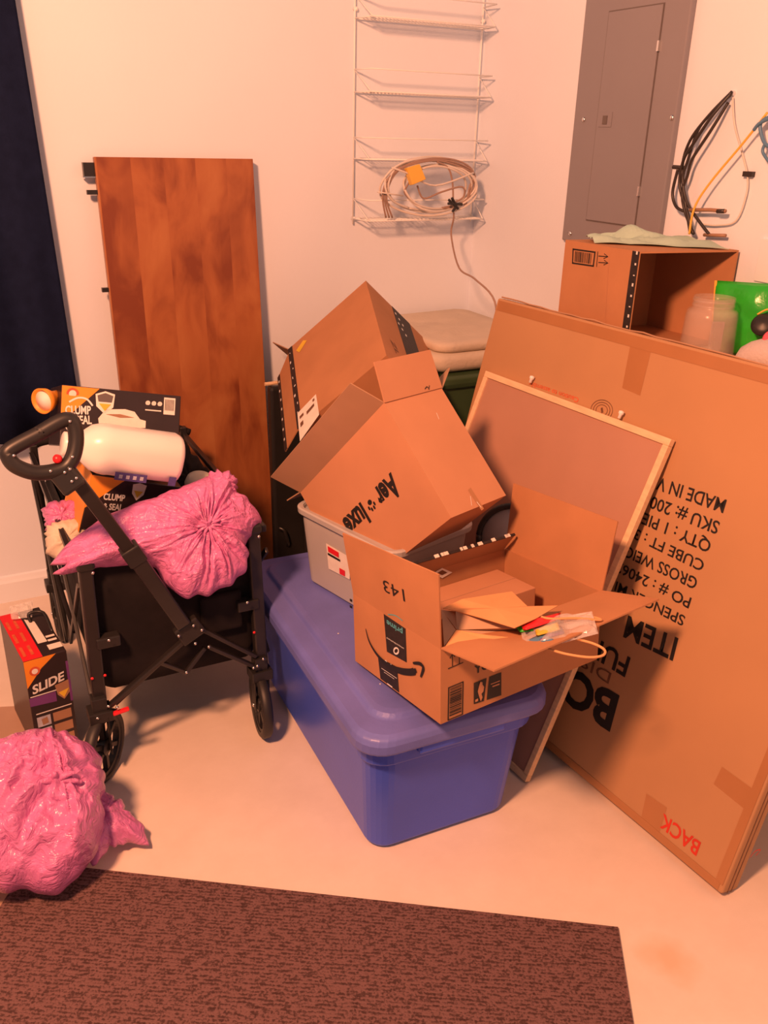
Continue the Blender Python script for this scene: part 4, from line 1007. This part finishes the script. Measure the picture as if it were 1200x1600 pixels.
# front linkage
hub = wf(296, 985, -.035)
bm = NB(); d = V((.80, 0, .42)).normalized(); e = V((-.42, 0, .80)).normalized(); obox(bm, hub-d*.030-e*.024-V((0, .010, 0)), d*.060, e*.048, V((0, .022, 0))); obj('hub_plate', bm, BLACKP, t, bevel=.004)
L = [((288, 1000), (172, 1102), .016), ((300, 975), (400, 1025), .014), ((326, 1010), (400, 1042), .012), ((250, 1035), (291, 1050), .010), ((291, 1050), (320, 1012), .010), ((280, 1008), (180, 1100), .008)]
for a_, b2_, w in L:
    bm = NB(); bar(bm, wf(*a_, -.02), wf(*b2_, -.012), .010, w, (0, 1, 0)) ; obj('link_bar', bm, BLACKM, t, bevel=.002)
for q in ((302, 977), (279, 993), (305, 1005), (315, 984), (326, 1010), (291, 1050), (169, 1103), (183, 1105), (411, 1029), (396, 1043), (170, 1000), (386, 941), (402, 1040), (152, 1122), (145, 895), (404, 838)):
    bm = NB(); spot(bm, wf(*q, -.050 if 270 < q[0] < 316 and q[1] < 1010 else -.034), (0, -1, 0), .0038, .004); obj('rivet', bm, RIVET, t, smooth=True)
for q in ((144, 1060), (164, 1055), (397, 988)): bm = NB(); spot(bm, wf(*q, -.014), (0, -1, 0), .0035, .003); obj('red_button', bm, REDP, t, smooth=True)
# wheels
def wheel(c, yawd, r=.087, w=.026):
    c = V(c); ax_ = V((math.cos(yawd), math.sin(yawd), 0))
    bm = NB(); lathe(bm, [(r*.80, -w*.45), (r*.93, -w*.5), (r, -w*.3), (r, w*.3), (r*.93, w*.5), (r*.80, w*.45), (r*.80, -w*.45)], c, ax_, 40, cap=False); wh = obj('wheel', bm, RUBBER, t, smooth=True)
    bm = NB(); lathe(bm, [(.012, -w*.5), (.020, -w*.35), (.020, w*.35), (.012, w*.5)], c, ax_, 20)
    s_ = V((0, 0, 1)); u_ = ax_.cross(s_)
    for k in range(6):
        a = 2*math.pi*k/6; dr_ = s_*math.cos(a)+u_*math.sin(a); bar(bm, c+dr_*.012, c+dr_*r*.84, .010, .012, ax_)
    lathe(bm, [(r*.72, -w*.3), (r*.82, -w*.4), (r*.82, w*.4), (r*.72, w*.3), (r*.72, -w*.3)], c, ax_, 40, cap=False)
    obj('spoked_rim', bm, BLACKP, wh)
    for sg in (1, -1): bm = NB(); spot(bm, c+ax_*sg*w*.66, ax_*sg, .006, .005); obj('axle_bolt', bm, RIVET, wh, smooth=True)
def fork(c, top_, yawd, w=.026):
    ax_ = V((math.cos(yawd), math.sin(yawd), 0)); c = V(c); bm = NB()
    for s in (-1, 1): obox(bm, c+ax_*s*(w*.5+.004)-ax_*.002-V((0, .014, .012)), ax_*.004, V((0, .028, 0)), V((0, 0, top_-c.z+.012)))
    box(bm, (c.x-.026, c.y-.024, top_-.014), (c.x+.026, c.y+.024, top_+.012)); box(bm, (c.x-.016, c.y-.016, top_+.01), (c.x+.016, c.y+.016, top_+.045)); obj('fork', bm, BLACKP, t, bevel=.003)
for c, yw in (((.200, 1.735, .088), math.radians(-36)), ((.583, 1.738, .088), math.radians(-7))):
    wheel(c, yw); fork(c, .182, yw)
for x in (.20, .61): wheel((x, WB-.02, .084), 0); fork((x, WB-.02, .084), .178, 0)
bm = NB(); p = V((.243, 1.712, .186)); obox(bm, p-V((.018, .006, .004)), V((.036, 0, .004)), V((0, .012, 0)), V((0, 0, .007))); obj('brake_tab', bm, REDP, t, bevel=.002, label='red brake tab')
# handle
bm = NB(); y_ = WF-.055
hs = [wf(286, 975, -.045), wf(205, 862, -.075)]; bar(bm, hs[0], hs[1], .034, .026, (0, 1, 0)); sh_ = obj('lower_shaft', bm, BLACKM, t, bevel=.004)
hs2 = wf(108, 735, -.110)
bm = NB(); bar(bm, hs[1]+(hs[0]-hs[1])*.08, hs2, .027, .020, (0, 1, 0)); obj('upper_shaft', bm, BLACKM, t, bevel=.004)
bm = NB(); bar(bm, hs[1]+(hs[0]-hs[1])*.12, hs[1]-(hs[0]-hs[1])*.06, .040, .032, (0, 1, 0)); obj('shaft_collar', bm, BLACKP, t, bevel=.003)
hp = Pl(hs2, (.05, -1, .25))
out = [(60, 678), (100, 656), (115, 662), (119, 690), (112, 718), (96, 733), (58, 739), (26, 729), (13, 714), (16, 702), (60, 678), (66, 675)]
bm = NB(); tube(bm, [hp.p(*q) for q in out], .0145, 12, 6); gp = obj('grip', bm, BLACKP, t, smooth=True)
bm = NB(); bar(bm, hp.p(92, 733), hp.p(118, 765), .046, .024, (0, 1, 0)); obj('grip_neck', bm, BLACKP, t, bevel=.006)
for q in ((20, 711), (107, 658), (77, 735), (111, 713), (107, 732), (99, 737), (117, 746), (110, 751)): bm = NB(); spot(bm, hp.p(*q)+hp.n*.0135, hp.n, .0032, .003); obj('rivet', bm, RIVET, gp, smooth=True)
bm = NB(); lathe(bm, [(.008, -.006), (.009, 0), (.006, .008)], hp.p(89, 717)+hp.n*.004, V((-.5, -1, .3)), 16); obj('release_button', bm, REDP, t, smooth=True, label='red release button')
bm = NB(); tube(bm, [on(55, 725, 0, .192)+V((0, .2, 0))*0, V((.190, 2.40, .45)), V((.192, 2.2, .30)), V((.196, 2.0, .25))], .006, 8, 6); obj('strap', bm, FABRIC, t, smooth=True)
bm = NB(); tube(bm, [V((.196, WB, .58)), V((.21, WB+.004, .60)), V((.30, WB+.004, .605)), V((.55, WB+.004, .605)), V((.63, WB, .58))], .010, 8, 5); obj('back_rail', bm, FABRIC, t, smooth=True)

# ================================================================ LOAD OF THE WAGON
def printed_carton(t, o, a, b, c, m=BOXBLK):
    bm = NB(); obox(bm, o, a, b, c); return obj('carton', bm, m, t, bevel=.002)
# upper carton: face towards the camera
yU = 1.985
fp_ = Pl((0, yU, 0), (0, -1, 0)); P0, P1 = fp_.p(97, 601), fp_.p(283, 619); P2 = fp_.p(284, 755); a = P1-P0; dn = V((a.z, 0, -a.x)).normalized()
if dn.z > 0: dn = -dn
t = thing('litter_carton', 'upper black and orange cat litter carton on top of the wagon load', 'carton', P0+dn*.15+a/2)
HU = .135; ta = math.radians(17); bk_ = V((0, math.cos(ta), -math.sin(ta))); dn = (dn*math.cos(ta)+V((0, -math.sin(ta), 0))).normalized(); nU = a.cross(dn).normalized()
if nU.y > 0: nU = -nU
printed_carton(t, P0+dn*HU, a, -nU*.15, -dn*HU)
bm = NB(); q = Quad(P0, P1, P1+dn*HU, P0+dn*HU, n=nU)
q.poly(bm, [(0, .01), (.30, .01), (.0, .62)]); obj('orange_print', bm, ORANGE, t)
bm = NB(); dotc = q(.085, .13, .0016)
def disc(bm, c, r, n=20, ux=V((1, 0, 0)), uz=V((0, 0, 1)), k=1): bm.faces.new([bm.verts.new(c+ux*(r*math.cos(2*math.pi*i/n))+uz*(r*k*math.sin(2*math.pi*i/n))) for i in range(n)])
disc(bm, dotc, .013); em = obj('round_emblem', bm, REDFADE, t)
bm = NB(); disc(bm, dotc+V((0, -.0006, 0)), .008); obj('emblem_center', bm, LABEL, em)
text(t, 'printed_text', 'CLUMP', q(.035, .47), q(.24, .44), .018, nU, WHITEINK, .03)
text(t, 'printed_text', '& SEAL', q(.07, .63), q(.25, .60), .018, nU, WHITEINK, .03)
bm = NB()
def qstroke(bm, q, pts, w, off=.0014):
    P_ = spline([q(*p, off) for p in pts], 5); L_ = []
    for i, p in enumerate(P_):
        d = (P_[min(i+1, len(P_)-1)]-P_[max(i-1, 0)]).normalized(); s = q.n.cross(d); L_.append((bm.verts.new(p+s*w/2), bm.verts.new(p-s*w/2)))
    for x, y in zip(L_, L_[1:]): bm.faces.new((x[0], x[1], y[1], y[0]))
qstroke(bm, q, [(.06, .27), (.13, .19), (.20, .20), (.25, .30)], .004); qstroke(bm, q, [(.02, .55), (.06, .72), (.14, .76), (.27, .66)], .004); obj('printed_swoosh', bm, WHITEINK, t)
bm = NB(); q.poly(bm, [(.27, .10), (.35, .04), (.43, .08), (.42, .30), (.35, .42), (.28, .30)]); sd_ = obj('shield_print', bm, LABEL, t)
bm = NB(); q.poly(bm, [(.285, .12), (.35, .07), (.415, .11), (.405, .22), (.295, .22)], .0016); obj('shield_center', bm, DARKG, sd_)
bm = NB(); q.poly(bm, [(.30, .25), (.40, .25), (.35, .37)], .0016); obj('shield_band', bm, GOLD, sd_)
bm = NB(); q.poly(bm, [(.30, .50), (.36, .34), (.52, .31), (.60, .34), (.65, .46), (.70, .48), (.70, .60), (.50, .63), (.31, .62)]); tr_ = obj('tray_picture', bm, LABEL, t, label='picture of a pale litter tray')
bm = NB(); q.poly(bm, [(.36, .42), (.48, .40), (.60, .44), (.48, .46)], .0016); obj('tray_shade', bm, COPPER, tr_)
bm = NB(); q.rect(bm, .85, .05, .95, .34); br_ = obj('barcode_label', bm, LABEL, t)
bm = NB()
for k in range(7): q.rect(bm, .86+k*.012, .08, .865+k*.012, .27, .0016)
obj('barcode_lines', bm, INK, br_)
bm = NB()
for k in range(3): disc(bm, q(.71+k*.052, .17, .0014), .0055)
q.rect(bm, .69, .28, .83, .30); obj('round_icons', bm, LABEL, t)

# orange scoop
t = thing('orange_cup', 'orange cup with a pale end sticking out left of the upper litter carton', 'cup', fp_.p(76, 632)); 
c = fp_.p(70, 632)+V((0, .03, 0)); ax_ = V((-.75, -.65, .05)).normalized()
bm = NB(); lathe(bm, [(.015, -.055), (.016, -.03), (.026, -.012), (.029, .004), (.026, .004), (.022, -.008), (.001, -.010)], c, ax_, 28); obj('shell', bm, ORANGE, t, smooth=True)
bm = NB(); lathe(bm, [(.001, -.009), (.021, -.008), (.023, -.003), (.001, .001)], c, ax_, 24); obj('inner_disc', bm, LABEL, t, smooth=True)

# lower litter carton
yL = 1.90; fl_ = Pl((0, yL, 0), (0, -1, 0)); P0, P1 = fl_.p(144, 741), fl_.p(285, 762); a = P1-P0; dn = V((a.z, 0, -a.x)).normalized()
if dn.z > 0: dn = -dn
t = thing('litter_carton', 'lower black and orange cat litter carton half hidden under the pink bag', 'carton', P0+dn*.13+a/2)
printed_carton(t, P0+dn*.13, a, V((0, .2, 0)), -dn*.13)
q = Quad(P0, P1, P1+dn*.13, P0+dn*.13, n=(0, -1, 0))
bm = NB(); q.poly(bm, [(0, .01), (.36, .01), (.0, .62)]); obj('orange_print', bm, ORANGE, t)
text(t, 'printed_text', 'CLUMP', q(.17, .42), q(.40, .40), .015, (0, -1, 0), WHITEINK, .03)
text(t, 'printed_text', '& SEAL', q(.19, .60), q(.40, .58), .015, (0, -1, 0), WHITEINK, .03)
bm = NB(); q.poly(bm, [(.45, .07), (.52, .03), (.60, .06), (.59, .24), (.525, .36), (.46, .24)]); sd_ = obj('shield_print', bm, LABEL, t)
bm = NB(); q.poly(bm, [(.475, .18), (.575, .18), (.525, .31)], .0016); obj('shield_band', bm, GOLD, sd_)
bm = NB(); obox(bm, P0+dn*.14, V((-.001, 0, 0)), V((0, .2, 0)), -dn*.14); obj('orange_side', bm, ORANGE, t)
bm = NB(); q.poly(bm, [(.6, .45), (1, .42), (1, .60), (.6, .62)]); obj('tray_picture', bm, LABEL, t)

# jug lying on the load
t = thing('plastic_jug', 'white plastic jug lying on its side between the two litter cartons', 'jug', fp_.p(200, 740))
yJ = 1.865; pj = Pl((0, yJ, 0), (0, -1, 0)); j0, j1 = pj.p(121, 696), pj.p(279, 716); d = (j1-j0).normalized()
hj = .054; up_ = d.cross(V((0, 1, 0))).normalized()
if up_.z < 0: up_ = -up_
bm = NB(); L_ = (j1-j0).length; rings = []
for f, s in ((0, .40), (.02, .52), (.06, .68), (.12, .88), (.20, .97), (.26, 1.0), (.30, .985), (.94, 1.0), (.985, .93), (1.0, .82)):
    c = j0+d*L_*f; rr = []
    for x, y in rrect(2*hj*s, .105*s, min(.042, .045*s), 6): rr.append(c+up_*x+V((0, 1, 0))*y)
    rings.append(rr)
loft(bm, rings); obj('body', bm, WHITEP, t, smooth=True, bevel=0)
bm = NB(); lathe(bm, [(.022, -.030), (.026, -.028), (.026, 0), (.022, .002)], j0+d*-.002, d, 28); obj('cap', bm, WHITEP, t, smooth=True)
bm = NB(); qj = Quad(j0+d*L_*.30-up_*.030, j0+d*L_*.98-up_*.030, j0+d*L_*.98-up_*.056, j0+d*L_*.30-up_*.056, n=V((0, -1, 0)))
jo = .0515
qj.rect(bm, .06, .1, .52, .80, jo); lb = obj('label', bm, NAVYINK, t, label='dark blue printed label')
text(lb, 'label_text', 'DETERGENT', qj(.10, .62, 0), qj(.48, .62, 0), .008, (0, -1, 0), WHITEINK, off=jo+.001) if False else None
bm = NB()
for k in range(4): qj.rect(bm, .12+k*.10, .3, .17+k*.10, .62, jo+.0008)
obj('label_print', bm, LAV, lb)
bm = NB(); qj.rect(bm, .84, .0, .95, .80, jo); obj('small_label', bm, NAVYINK, t)

# plastic bags and soft blobs: outline in a plane, domed on both sides, gathered folds
def blob(name, plane, outline, center, hgt, m, parent=None, back=.5, folds=22, famp=.010, crumple=.010, nr=34, na=150, seed=0, zmin=None, prof=.55, ridge=None, **kw):
    O = [plane.p(*q) for q in outline]; C_ = plane.p(*center)
    e1 = plane.n.cross(V((0, 0, 1))).normalized()
    if e1.length < .1: e1 = V((1, 0, 0))
    e2 = plane.n.cross(e1)
    if ridge: PO = plane.p(*ridge[2])
    n = len(O); sm = []
    for i in range(n):
        a, b, c, d = O[i-1], O[i], O[(i+1)%n], O[(i+2)%n]
        for k in range(6):
            t_ = k/6; sm.append(.5*((2*b)+(c-a)*t_+(2*a-5*b+4*c-d)*t_*t_+(3*b-a-3*c+d)*t_**3))
    pol = sorted([(math.atan2((p-C_).dot(e2), (p-C_).dot(e1)), (p-C_).length) for p in sm])
    def R_(th):
        best = None
        for i in range(len(pol)):
            a0, r0_ = pol[i-1]; a1, r1_ = pol[i]
            if i == 0: a0 -= 2*math.pi
            for w in (0, 2*math.pi, -2*math.pi):
                if a0 <= th+w <= a1: return r0_+(r1_-r0_)*((th+w-a0)/max(1e-6, a1-a0))
        return pol[-1][1]
    bm = NB(); rows = {}
    for side in (1, -1):
        H_ = hgt if side == 1 else hgt*back
        for j in range(nr+1):
            s = (j/nr)**.9; ring_ = []
            if side == -1 and j == nr: rows[(side, j)] = rows[(1, nr)]; continue
            for i in range(na):
                th = -math.pi+2*math.pi*i/na; r = R_(th)*s
                dom = (max(0, 1-s*s))**prof
                w = V((math.cos(th)*3+seed, math.sin(th)*3, s*1.2)); nz = noise.noise(w*1.3)
                env = min(1, s*4)*(1-s**5); kf = folds*.22; ww_ = nz*.35
                rg = lambda f, g: 1-2.6*abs(noise.noise(V((math.cos(th+ww_*s)*f, math.sin(th+ww_*s)*f, s*g+seed))))
                fold = famp*env*(rg(kf, .9)*1.3*(.45+s*.7)+rg(kf*2.4, 1.5)*.75*(1.15-s)+rg(kf*4.5, 3)*.28)
                p = C_+e1*math.cos(th)*r+e2*math.sin(th)*r
                if ridge:
                    dp = p-PO; r_ = dp.length; t2 = math.atan2(dp.dot(e1), -dp.dot(e2)) if abs(dp.dot(e2))+abs(dp.dot(e1)) > 0 else 0
                    wz = noise.noise(p*6)*.22
                    k1 = 1-2.6*abs(noise.noise(V((t2*ridge[0]+wz*ridge[0]*.6, r_*4, seed+2.2)))); k2 = 1-2.6*abs(noise.noise(V((t2*ridge[0]*2.6+wz*3, r_*9, seed+7.7)))); k3 = 1-2.6*abs(noise.noise(p*26+V((seed, 0, 0))))
                    fold = (k1*ridge[1]+k2*ridge[1]*.45+k3*ridge[1]*.22)*(1-s**5)
                cr_ = (noise.noise(p*18+V((seed, 0, 0)))+.6*abs(noise.noise(p*38)))*crumple*(1-s**6)
                q_ = p+plane.n*(side*(H_*dom)+fold*(1 if side == 1 else .3)+cr_)
                q_ += (e1*math.cos(th)+e2*math.sin(th))*noise.noise(V((math.cos(th)*5+seed, math.sin(th)*5, 1)))*.012*s
                if zmin is not None and q_.z < zmin: q_.z = zmin+.0005*s
                ring_.append(bm.verts.new(q_))
            rows[(side, j)] = ring_
    for side in (1, -1):
        for j in range(nr):
            A_, B_ = rows[(side, j)], rows[(side, j+1)]
            for i in range(na): 
                f = (A_[i], A_[(i+1)%na], B_[(i+1)%na], B_[i]); bm.faces.new(f)
    bmesh.ops.remove_doubles(bm, verts=rows[(1, 0)]+rows[(-1, 0)], dist=.0001) if False else None
    for side in (1, -1): bm.faces.new(rows[(side, 0)])
    return obj(name, bm, m, parent, smooth=True, **kw)
# tied bag over the wagon
t = thing('plastic_bag', 'shiny pink plastic bag with gathered folds draped over the wagon front', 'bag', (.45, 1.76, .45))
pb = Pl((.45, 1.76, .56), (-.05, -.75, .66))
blob('bag', pb, [(74, 888), (110, 848), (150, 815), (190, 795), (250, 775), (310, 752), (335, 744), (362, 745), (366, 766), (398, 790), (404, 818), (386, 850), (386, 890), (355, 916), (310, 931), (268, 922), (240, 890), (205, 884), (160, 886), (120, 880), (85, 901)],
     (318, 838), .075, PINK, t, back=.25, folds=22, famp=.0085, crumple=.014, nr=60, na=300, seed=1, prof=.5)
bm = NB(); kc = pb.p(318, 838)+pb.n*.080; rnd = random.Random(8)
for k in range(9):
    a = k*.7; dd_ = (V((math.cos(a), -.3, math.sin(a)*.7))).normalized(); tube(bm, [kc-pb.n*.012, kc+dd_*.008+pb.n*.003, kc+dd_*.030-pb.n*.006], lambda s: .006*(1-s*.6), 7, 4)
obj('knot', bm, PINK, t, smooth=True)
blob('bag_end', Pl(pb.o-pb.n*-.02, pb.n), [(325, 745), (345, 738), (366, 744), (368, 764), (352, 790), (335, 812), (325, 800)], (348, 764), .028, PINK, t, folds=12, famp=.006, crumple=.008, nr=16, na=60, seed=3)
# small pink bag piece behind the handle
t = thing('plastic_bag', 'small piece of pink plastic bag poking out at the left rear of the wagon', 'bag', (.21, 2.0, .55))
blob('bag', Pl((.2, 2.02, .58), (-.1, -.8, .6)), [(68, 792), (90, 783), (120, 784), (130, 800), (120, 825), (90, 838), (72, 825)], (98, 810), .03, PINK, t, folds=12, famp=.006, nr=16, na=60, seed=6)
blob('cloth_bundle', Pl((.2, 1.93, .52), (-.1, -.8, .6)), [(70, 840), (80, 818), (120, 812), (150, 820), (140, 860), (110, 880), (82, 872)], (108, 845), .04, CREAM, None, folds=6, famp=.004, crumple=.008, nr=16, na=60, seed=9,
     label='cream cloth bundle tucked in the left side of the wagon', cat='cloth')
blob('black_bag', Pl((.5, 2.17, .62), (.1, -.7, .5)), [(255, 700), (285, 688), (300, 710), (330, 745), (330, 790), (260, 800), (240, 760)], (285, 755), .05, FABRIC, None, folds=6, famp=.004, crumple=.008, nr=16, na=60, seed=12,
     label='black fabric bag behind the white jug in the wagon', cat='bag')
bm = NB(); c = on(311, 752, 1, 1.93); lathe(bm, [(.001, .034), (.018, .032), (.030, .024), (.035, .010), (.035, -.02), (.028, -.025)], c-V((0, 0, .012)), (0, -.3, 1), 28); obj('white_tub', bm, CREAM, smooth=True, label='round off-white tub top peeking out behind the draped pink bag', cat='tub')

# bag on the floor
t = thing('plastic_bag', 'crumpled pink plastic bag slumped on the floor at the lower left', 'bag', (.04, 1.45, 0))
pf_ = Pl((.06, 1.50, .13), (-.02, -.62, .78))
blob('bag', pf_, [(-60, 1210), (-20, 1165), (30, 1150), (75, 1143), (125, 1158), (158, 1185), (163, 1235), (162, 1290), (140, 1350), (100, 1392), (70, 1400), (40, 1390), (0, 1392), (-50, 1380), (-80, 1300)],
     (68, 1232), .10, PINK, t, back=.7, folds=5, famp=.016, crumple=.022, nr=70, na=240, seed=21, ridge=(2.6, .024, (78, 1105)), zmin=.0015, prof=.42)
bm = NB(); kc = pf_.p(88, 1236)+pf_.n*.098
for k in range(8):
    a = k*.79; dd_ = V((math.cos(a), -.5, math.sin(a)*.8)).normalized(); tube(bm, [kc-pf_.n*.03, kc+dd_*.010, kc+dd_*.034-pf_.n*.004, kc+dd_*.052-pf_.n*.016], lambda s: .011*(1-s*.7), 8, 5)
obj('knot', bm, PINK, t, smooth=True)
blob('bag_corner', Pl((.2, 1.50, .05), (.1, -.5, .8)), [(140, 1225), (168, 1238), (195, 1262), (222, 1292), (234, 1322), (200, 1316), (165, 1330), (145, 1355), (130, 1300)], (160, 1285), .035, PINK, t, back=.8, folds=9, famp=.009, crumple=.010, nr=22, na=90, seed=25, ridge=(4, .006, (120, 1215)), zmin=.0015, prof=.8)

# ================================================================ LITTER CARTON ON THE FLOOR
yS = 1.86; zt = on(36, 1035, 1, yS).z
t = thing('litter_carton', 'tall purple and black cat litter carton standing on floor left of the wagon', 'carton', (.11, 1.98, 0))
A0 = on(36, 1034, 1, yS); A1 = on(103, 1012, 1, yS+.012); w = (A1-A0); w.z = 0; ww = w.length; wd = w.normalized(); bk = V((-wd.y, wd.x, 0))
o = V((A0.x, A0.y, .001)); HS = zt-.001
bm = NB(); obox(bm, o, wd*ww, bk*.24, V((0, 0, HS))); obj('carton', bm, BOXBLK, t, bevel=.002)
q = Quad(o+V((0, 0, HS)), o+wd*ww+V((0, 0, HS)), o+wd*ww, o, n=-bk)
bm = NB(); q.poly(bm, [(0, 0), (.75, .0), (.38, .10), (.0, .26)]); obj('orange_print', bm, ORANGE, t)
bm = NB(); disc(bm, q(.22, .11, .0016), .012, ux=wd); em = obj('round_emblem', bm, REDFADE, t)
bm = NB(); disc(bm, q(.22, .11, .0024), .007, ux=wd); obj('emblem_center', bm, LABEL, em)
text(t, 'printed_text', 'SLIDE', q(.10, .325), q(.92, .265), .022, -bk, WHITEINK, .03, .3)
bm = NB(); q.rect(bm, .03, .345, .95, .355); q.rect(bm, .10, .525, .95, .535); obj('printed_line', bm, WHITEINK, t)
bm = NB(); q.poly(bm, [(0, .36), (.62, .36), (.62, .46), (0, .44)]); obj('purple_print', bm, PURPLE, t)
bm = NB(); q.rect(bm, 0, .94, 1, 1); obj('purple_print', bm, PURPLE, t)
bm = NB(); q.rect(bm, .94, .1, 1, .5); obj('purple_print', bm, PURPLE, t)
bm = NB(); q.poly(bm, [(.62, .30), (.95, .28), (.95, .40), (.80, .46), (.66, .40)], .0012); sd_ = obj('shield_print', bm, COPPER, t)
bm = NB(); q.poly(bm, [(.68, .38), (.94, .36), (.80, .44)], .002); obj('shield_band', bm, GOLD, sd_)
for k in range(3):
    bm = NB(); q.rect(bm, .10, .565+k*.12, .42, .665+k*.12); pc2 = obj('picture_print', bm, LAV, t)
    bm = NB(); q.poly(bm, [(.20, .59+k*.12), (.34, .58+k*.12), (.36, .64+k*.12), (.22, .65+k*.12)], .0016); obj('picture_detail', bm, COPPER, pc2)
    bm = NB(); q.rect(bm, .48, .565+k*.12, .92, .655+k*.12); obj('text_block', bm, COPPER, t)
qt = Quad(o+V((0, 0, HS)), o+wd*ww+V((0, 0, HS)), o+wd*ww+bk*.24+V((0, 0, HS)), o+bk*.24+V((0, 0, HS)), n=(0, 0, 1))
bm = NB(); qt.poly(bm, [(0, 0), (.45, 0), (.45, 1), (0, 1)]); rt_ = obj('red_print', bm, REDBOX, t, label='red top with white lines')
bm = NB()
for s0 in (.06, .24):
    for k in range(3): qt.rect(bm, s0, .08+k*.28, s0+.07, .27+k*.28, .0016)
obj('text_block', bm, REDFADE, rt_)
bm = NB(); qt.poly(bm, [(.50, .25), (.72, .25), (.70, .70), (.50, .80)], .0016); obj('cream_print', bm, LABEL, t)
bm = NB(); qt.poly(bm, [(.66, .08), (.98, .08), (.98, .18), (.66, .18)], .0016); qt.poly(bm, [(.74, .24), (.95, .24), (.95, .28), (.74, .28)], .0016); qt.poly(bm, [(.74, .32), (.95, .32), (.95, .36), (.74, .36)], .0016); obj('text_block', bm, LABEL, t)
bm = NB(); H0 = o+bk*.12+V((0, 0, HS)); tube(bm, [H0+wd*ww*.62+bk*.05, H0+wd*ww*.62+bk*.06+V((0, 0, .02)), H0+wd*ww*.95+bk*.05+V((0, 0, .018)), H0+wd*ww*.95-bk*.02], .004, 7, 5); obj('handle', bm, BLACKP, t, smooth=True)
wp_ = [on(14, 948, 2, HS+.02), on(52, 938, 2, HS+.022), on(50, 964, 2, HS+.012), on(18, 968, 2, HS+.012)]
bm = NB(); pillow(bm, wp_, V((0, -.3, 1)).normalized(), .012, 14, 10, .012, seed=14); obj('clear_wrapper', bm, CLEAR, smooth=False, label='glinting clear plastic wrapper lying on top of the floor litter carton', cat='wrapper')
